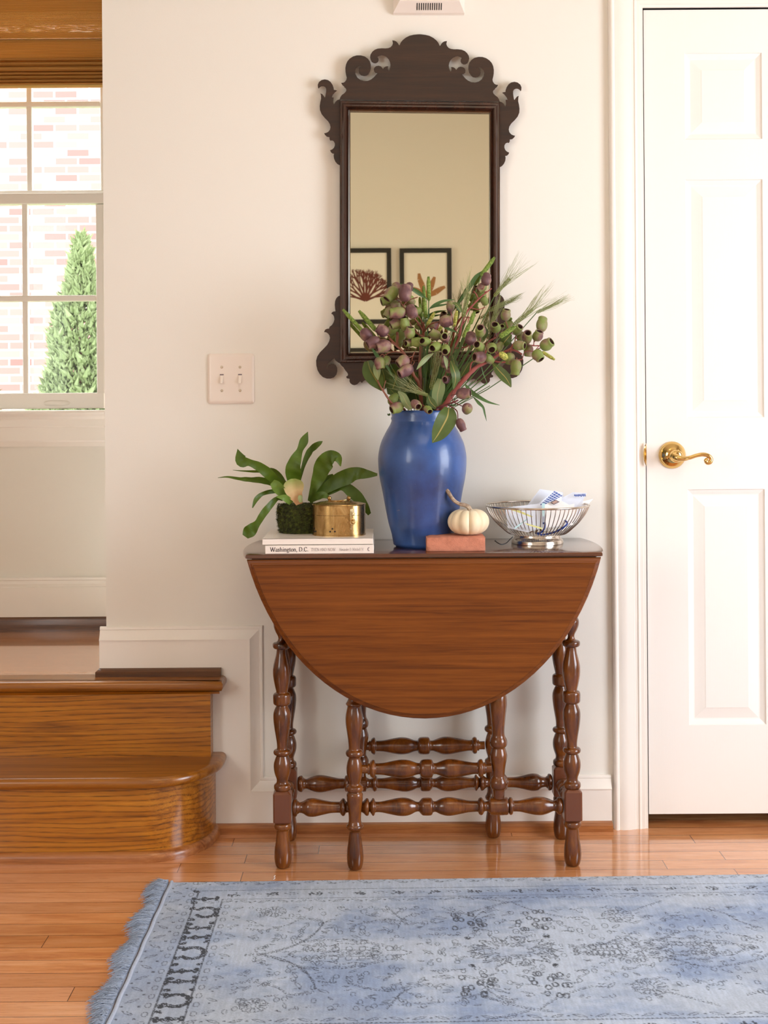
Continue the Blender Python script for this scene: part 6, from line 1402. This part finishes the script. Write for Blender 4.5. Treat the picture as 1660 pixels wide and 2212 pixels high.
hz = np.where((GV < .006) | (GV > RW-.006), .003, hz)
co = np.stack([GX, ys_g, hz], -1).reshape(-1, 3)
idx = np.arange(NX*NY).reshape(NY, NX)
quads = np.stack([idx[:-1, :-1], idx[1:, :-1], idx[1:, 1:], idx[:-1, 1:]], -1).reshape(-1, 4)
me = bpy.data.meshes.new('rug_pile'); me.vertices.add(len(co)); me.vertices.foreach_set('co', co.ravel())
me.loops.add(quads.size); me.loops.foreach_set('vertex_index', quads.ravel().astype(np.int32)); me.polygons.add(len(quads)); me.polygons.foreach_set('loop_start', np.arange(0, quads.size, 4, dtype=np.int32))
me.update(calc_edges=True)
ca = me.color_attributes.new('pattern', 'FLOAT_COLOR', 'POINT'); ca.data.foreach_set('color', np.concatenate([col.reshape(-1, 3), np.ones((NX*NY, 1))], 1).ravel())
n = NT('rug_wool'); at = n.n('ShaderNodeVertexColor', layer_name='pattern'); n.set(col=at.outputs[0], rough=.95, sheen=.15, spec=.1)
n.bump(n.noise(n.coord((60, 400, 1)), 2, 2), .3, .002)
me.materials.append(n.m); me.polygons.foreach_set('use_smooth', [True]*len(me.polygons))
o = bpy.data.objects.new('pile', me); C.objects.link(o); parent_to(o, rug)
# edges/backing
def rug_y(x, v): return yfarL+slope*min(x-RX0, 1.4)-v
m_ = MB(); xs_b = [RX0, 0, .5, 1.0, RX1]; 
for a, b in zip(xs_b, xs_b[1:]):
    for v in (0, RW):
        pass
m_.rings([[(x, rug_y(x, 0), .0005), (x, rug_y(x, RW), .0005), (x, rug_y(x, RW), .0035), (x, rug_y(x, 0), .0035)] for x in xs_b]); m_.build('backing', M['cover'] if False else n.m, rug, smooth=False)
RB = plain('rug_binding', (176, 186, 204), .95, bump=.4, bscale=500, var=.12); 
m_ = MB(); pts = [(RX0+.0007*math.sin(k*.7)-.001, rug_y(RX0, RW*k/60), .0045) for k in range(61)]; m_.tube(pts, .0042, 10)
m_.tube([(x-.009, y, .0035) for x, y, z in pts], .0032, 8); m_.build('binding', RB, rug)
FM = plain('rug_fringe', (164, 178, 202), .95, var=.25)
m_ = MB(); rnd = random.Random(8)
for k in range(3200):
    v = RW*rnd.random(); y = rug_y(RX0, v); L = rnd.uniform(.018, .044)*(1+.25*math.sin(v*37)); a = rnd.gauss(0, .35); x0 = RX0-.008; z = rnd.uniform(.002, .010)
    p1 = (x0-L*.5*math.cos(a), y+L*.5*math.sin(a), z+.002); p2 = (x0-L*math.cos(a+.3), y+L*math.sin(a+rnd.uniform(-.5, .5)), rnd.uniform(.001, .005))
    m_.tube([(x0, y, z), p1, p2], [.0009, .0008, .0003], 3, cap=False)
o = m_.build('fringe', FM, rug, angle=180); o['kind'] = 'stuff'
# loose white thread on the floor
p = FL(594, 1896, .001); m_ = MB(); m_.tube(smoothline([(p.x-.002, p.y-.014, .002), (p.x+.001, p.y-.006, .0025), (p.x-.002, p.y+.002, .002), (p.x, p.y+.010, .002)], 4), .0009, 6); o = m_.build('thread', M['white']); tag(o, 'tiny white thread lying on the floor by the rug edge', 'thread')

# a few boxes to finish: unseen disc added to go with the ceiling fill light
fill_disc = thing('ceiling_fill_disc', (.4, -2.2, CZ), 'added unseen white disc for the ceiling fill light', 'fill_disc'); m_ = MB(); m_.lathe((.4, -2.2, CZ), (.4, -2.2, CZ-.02), [(0, .2), (1, .2)], 32); m_.build('fill_base', M['trim'], fill_disc)
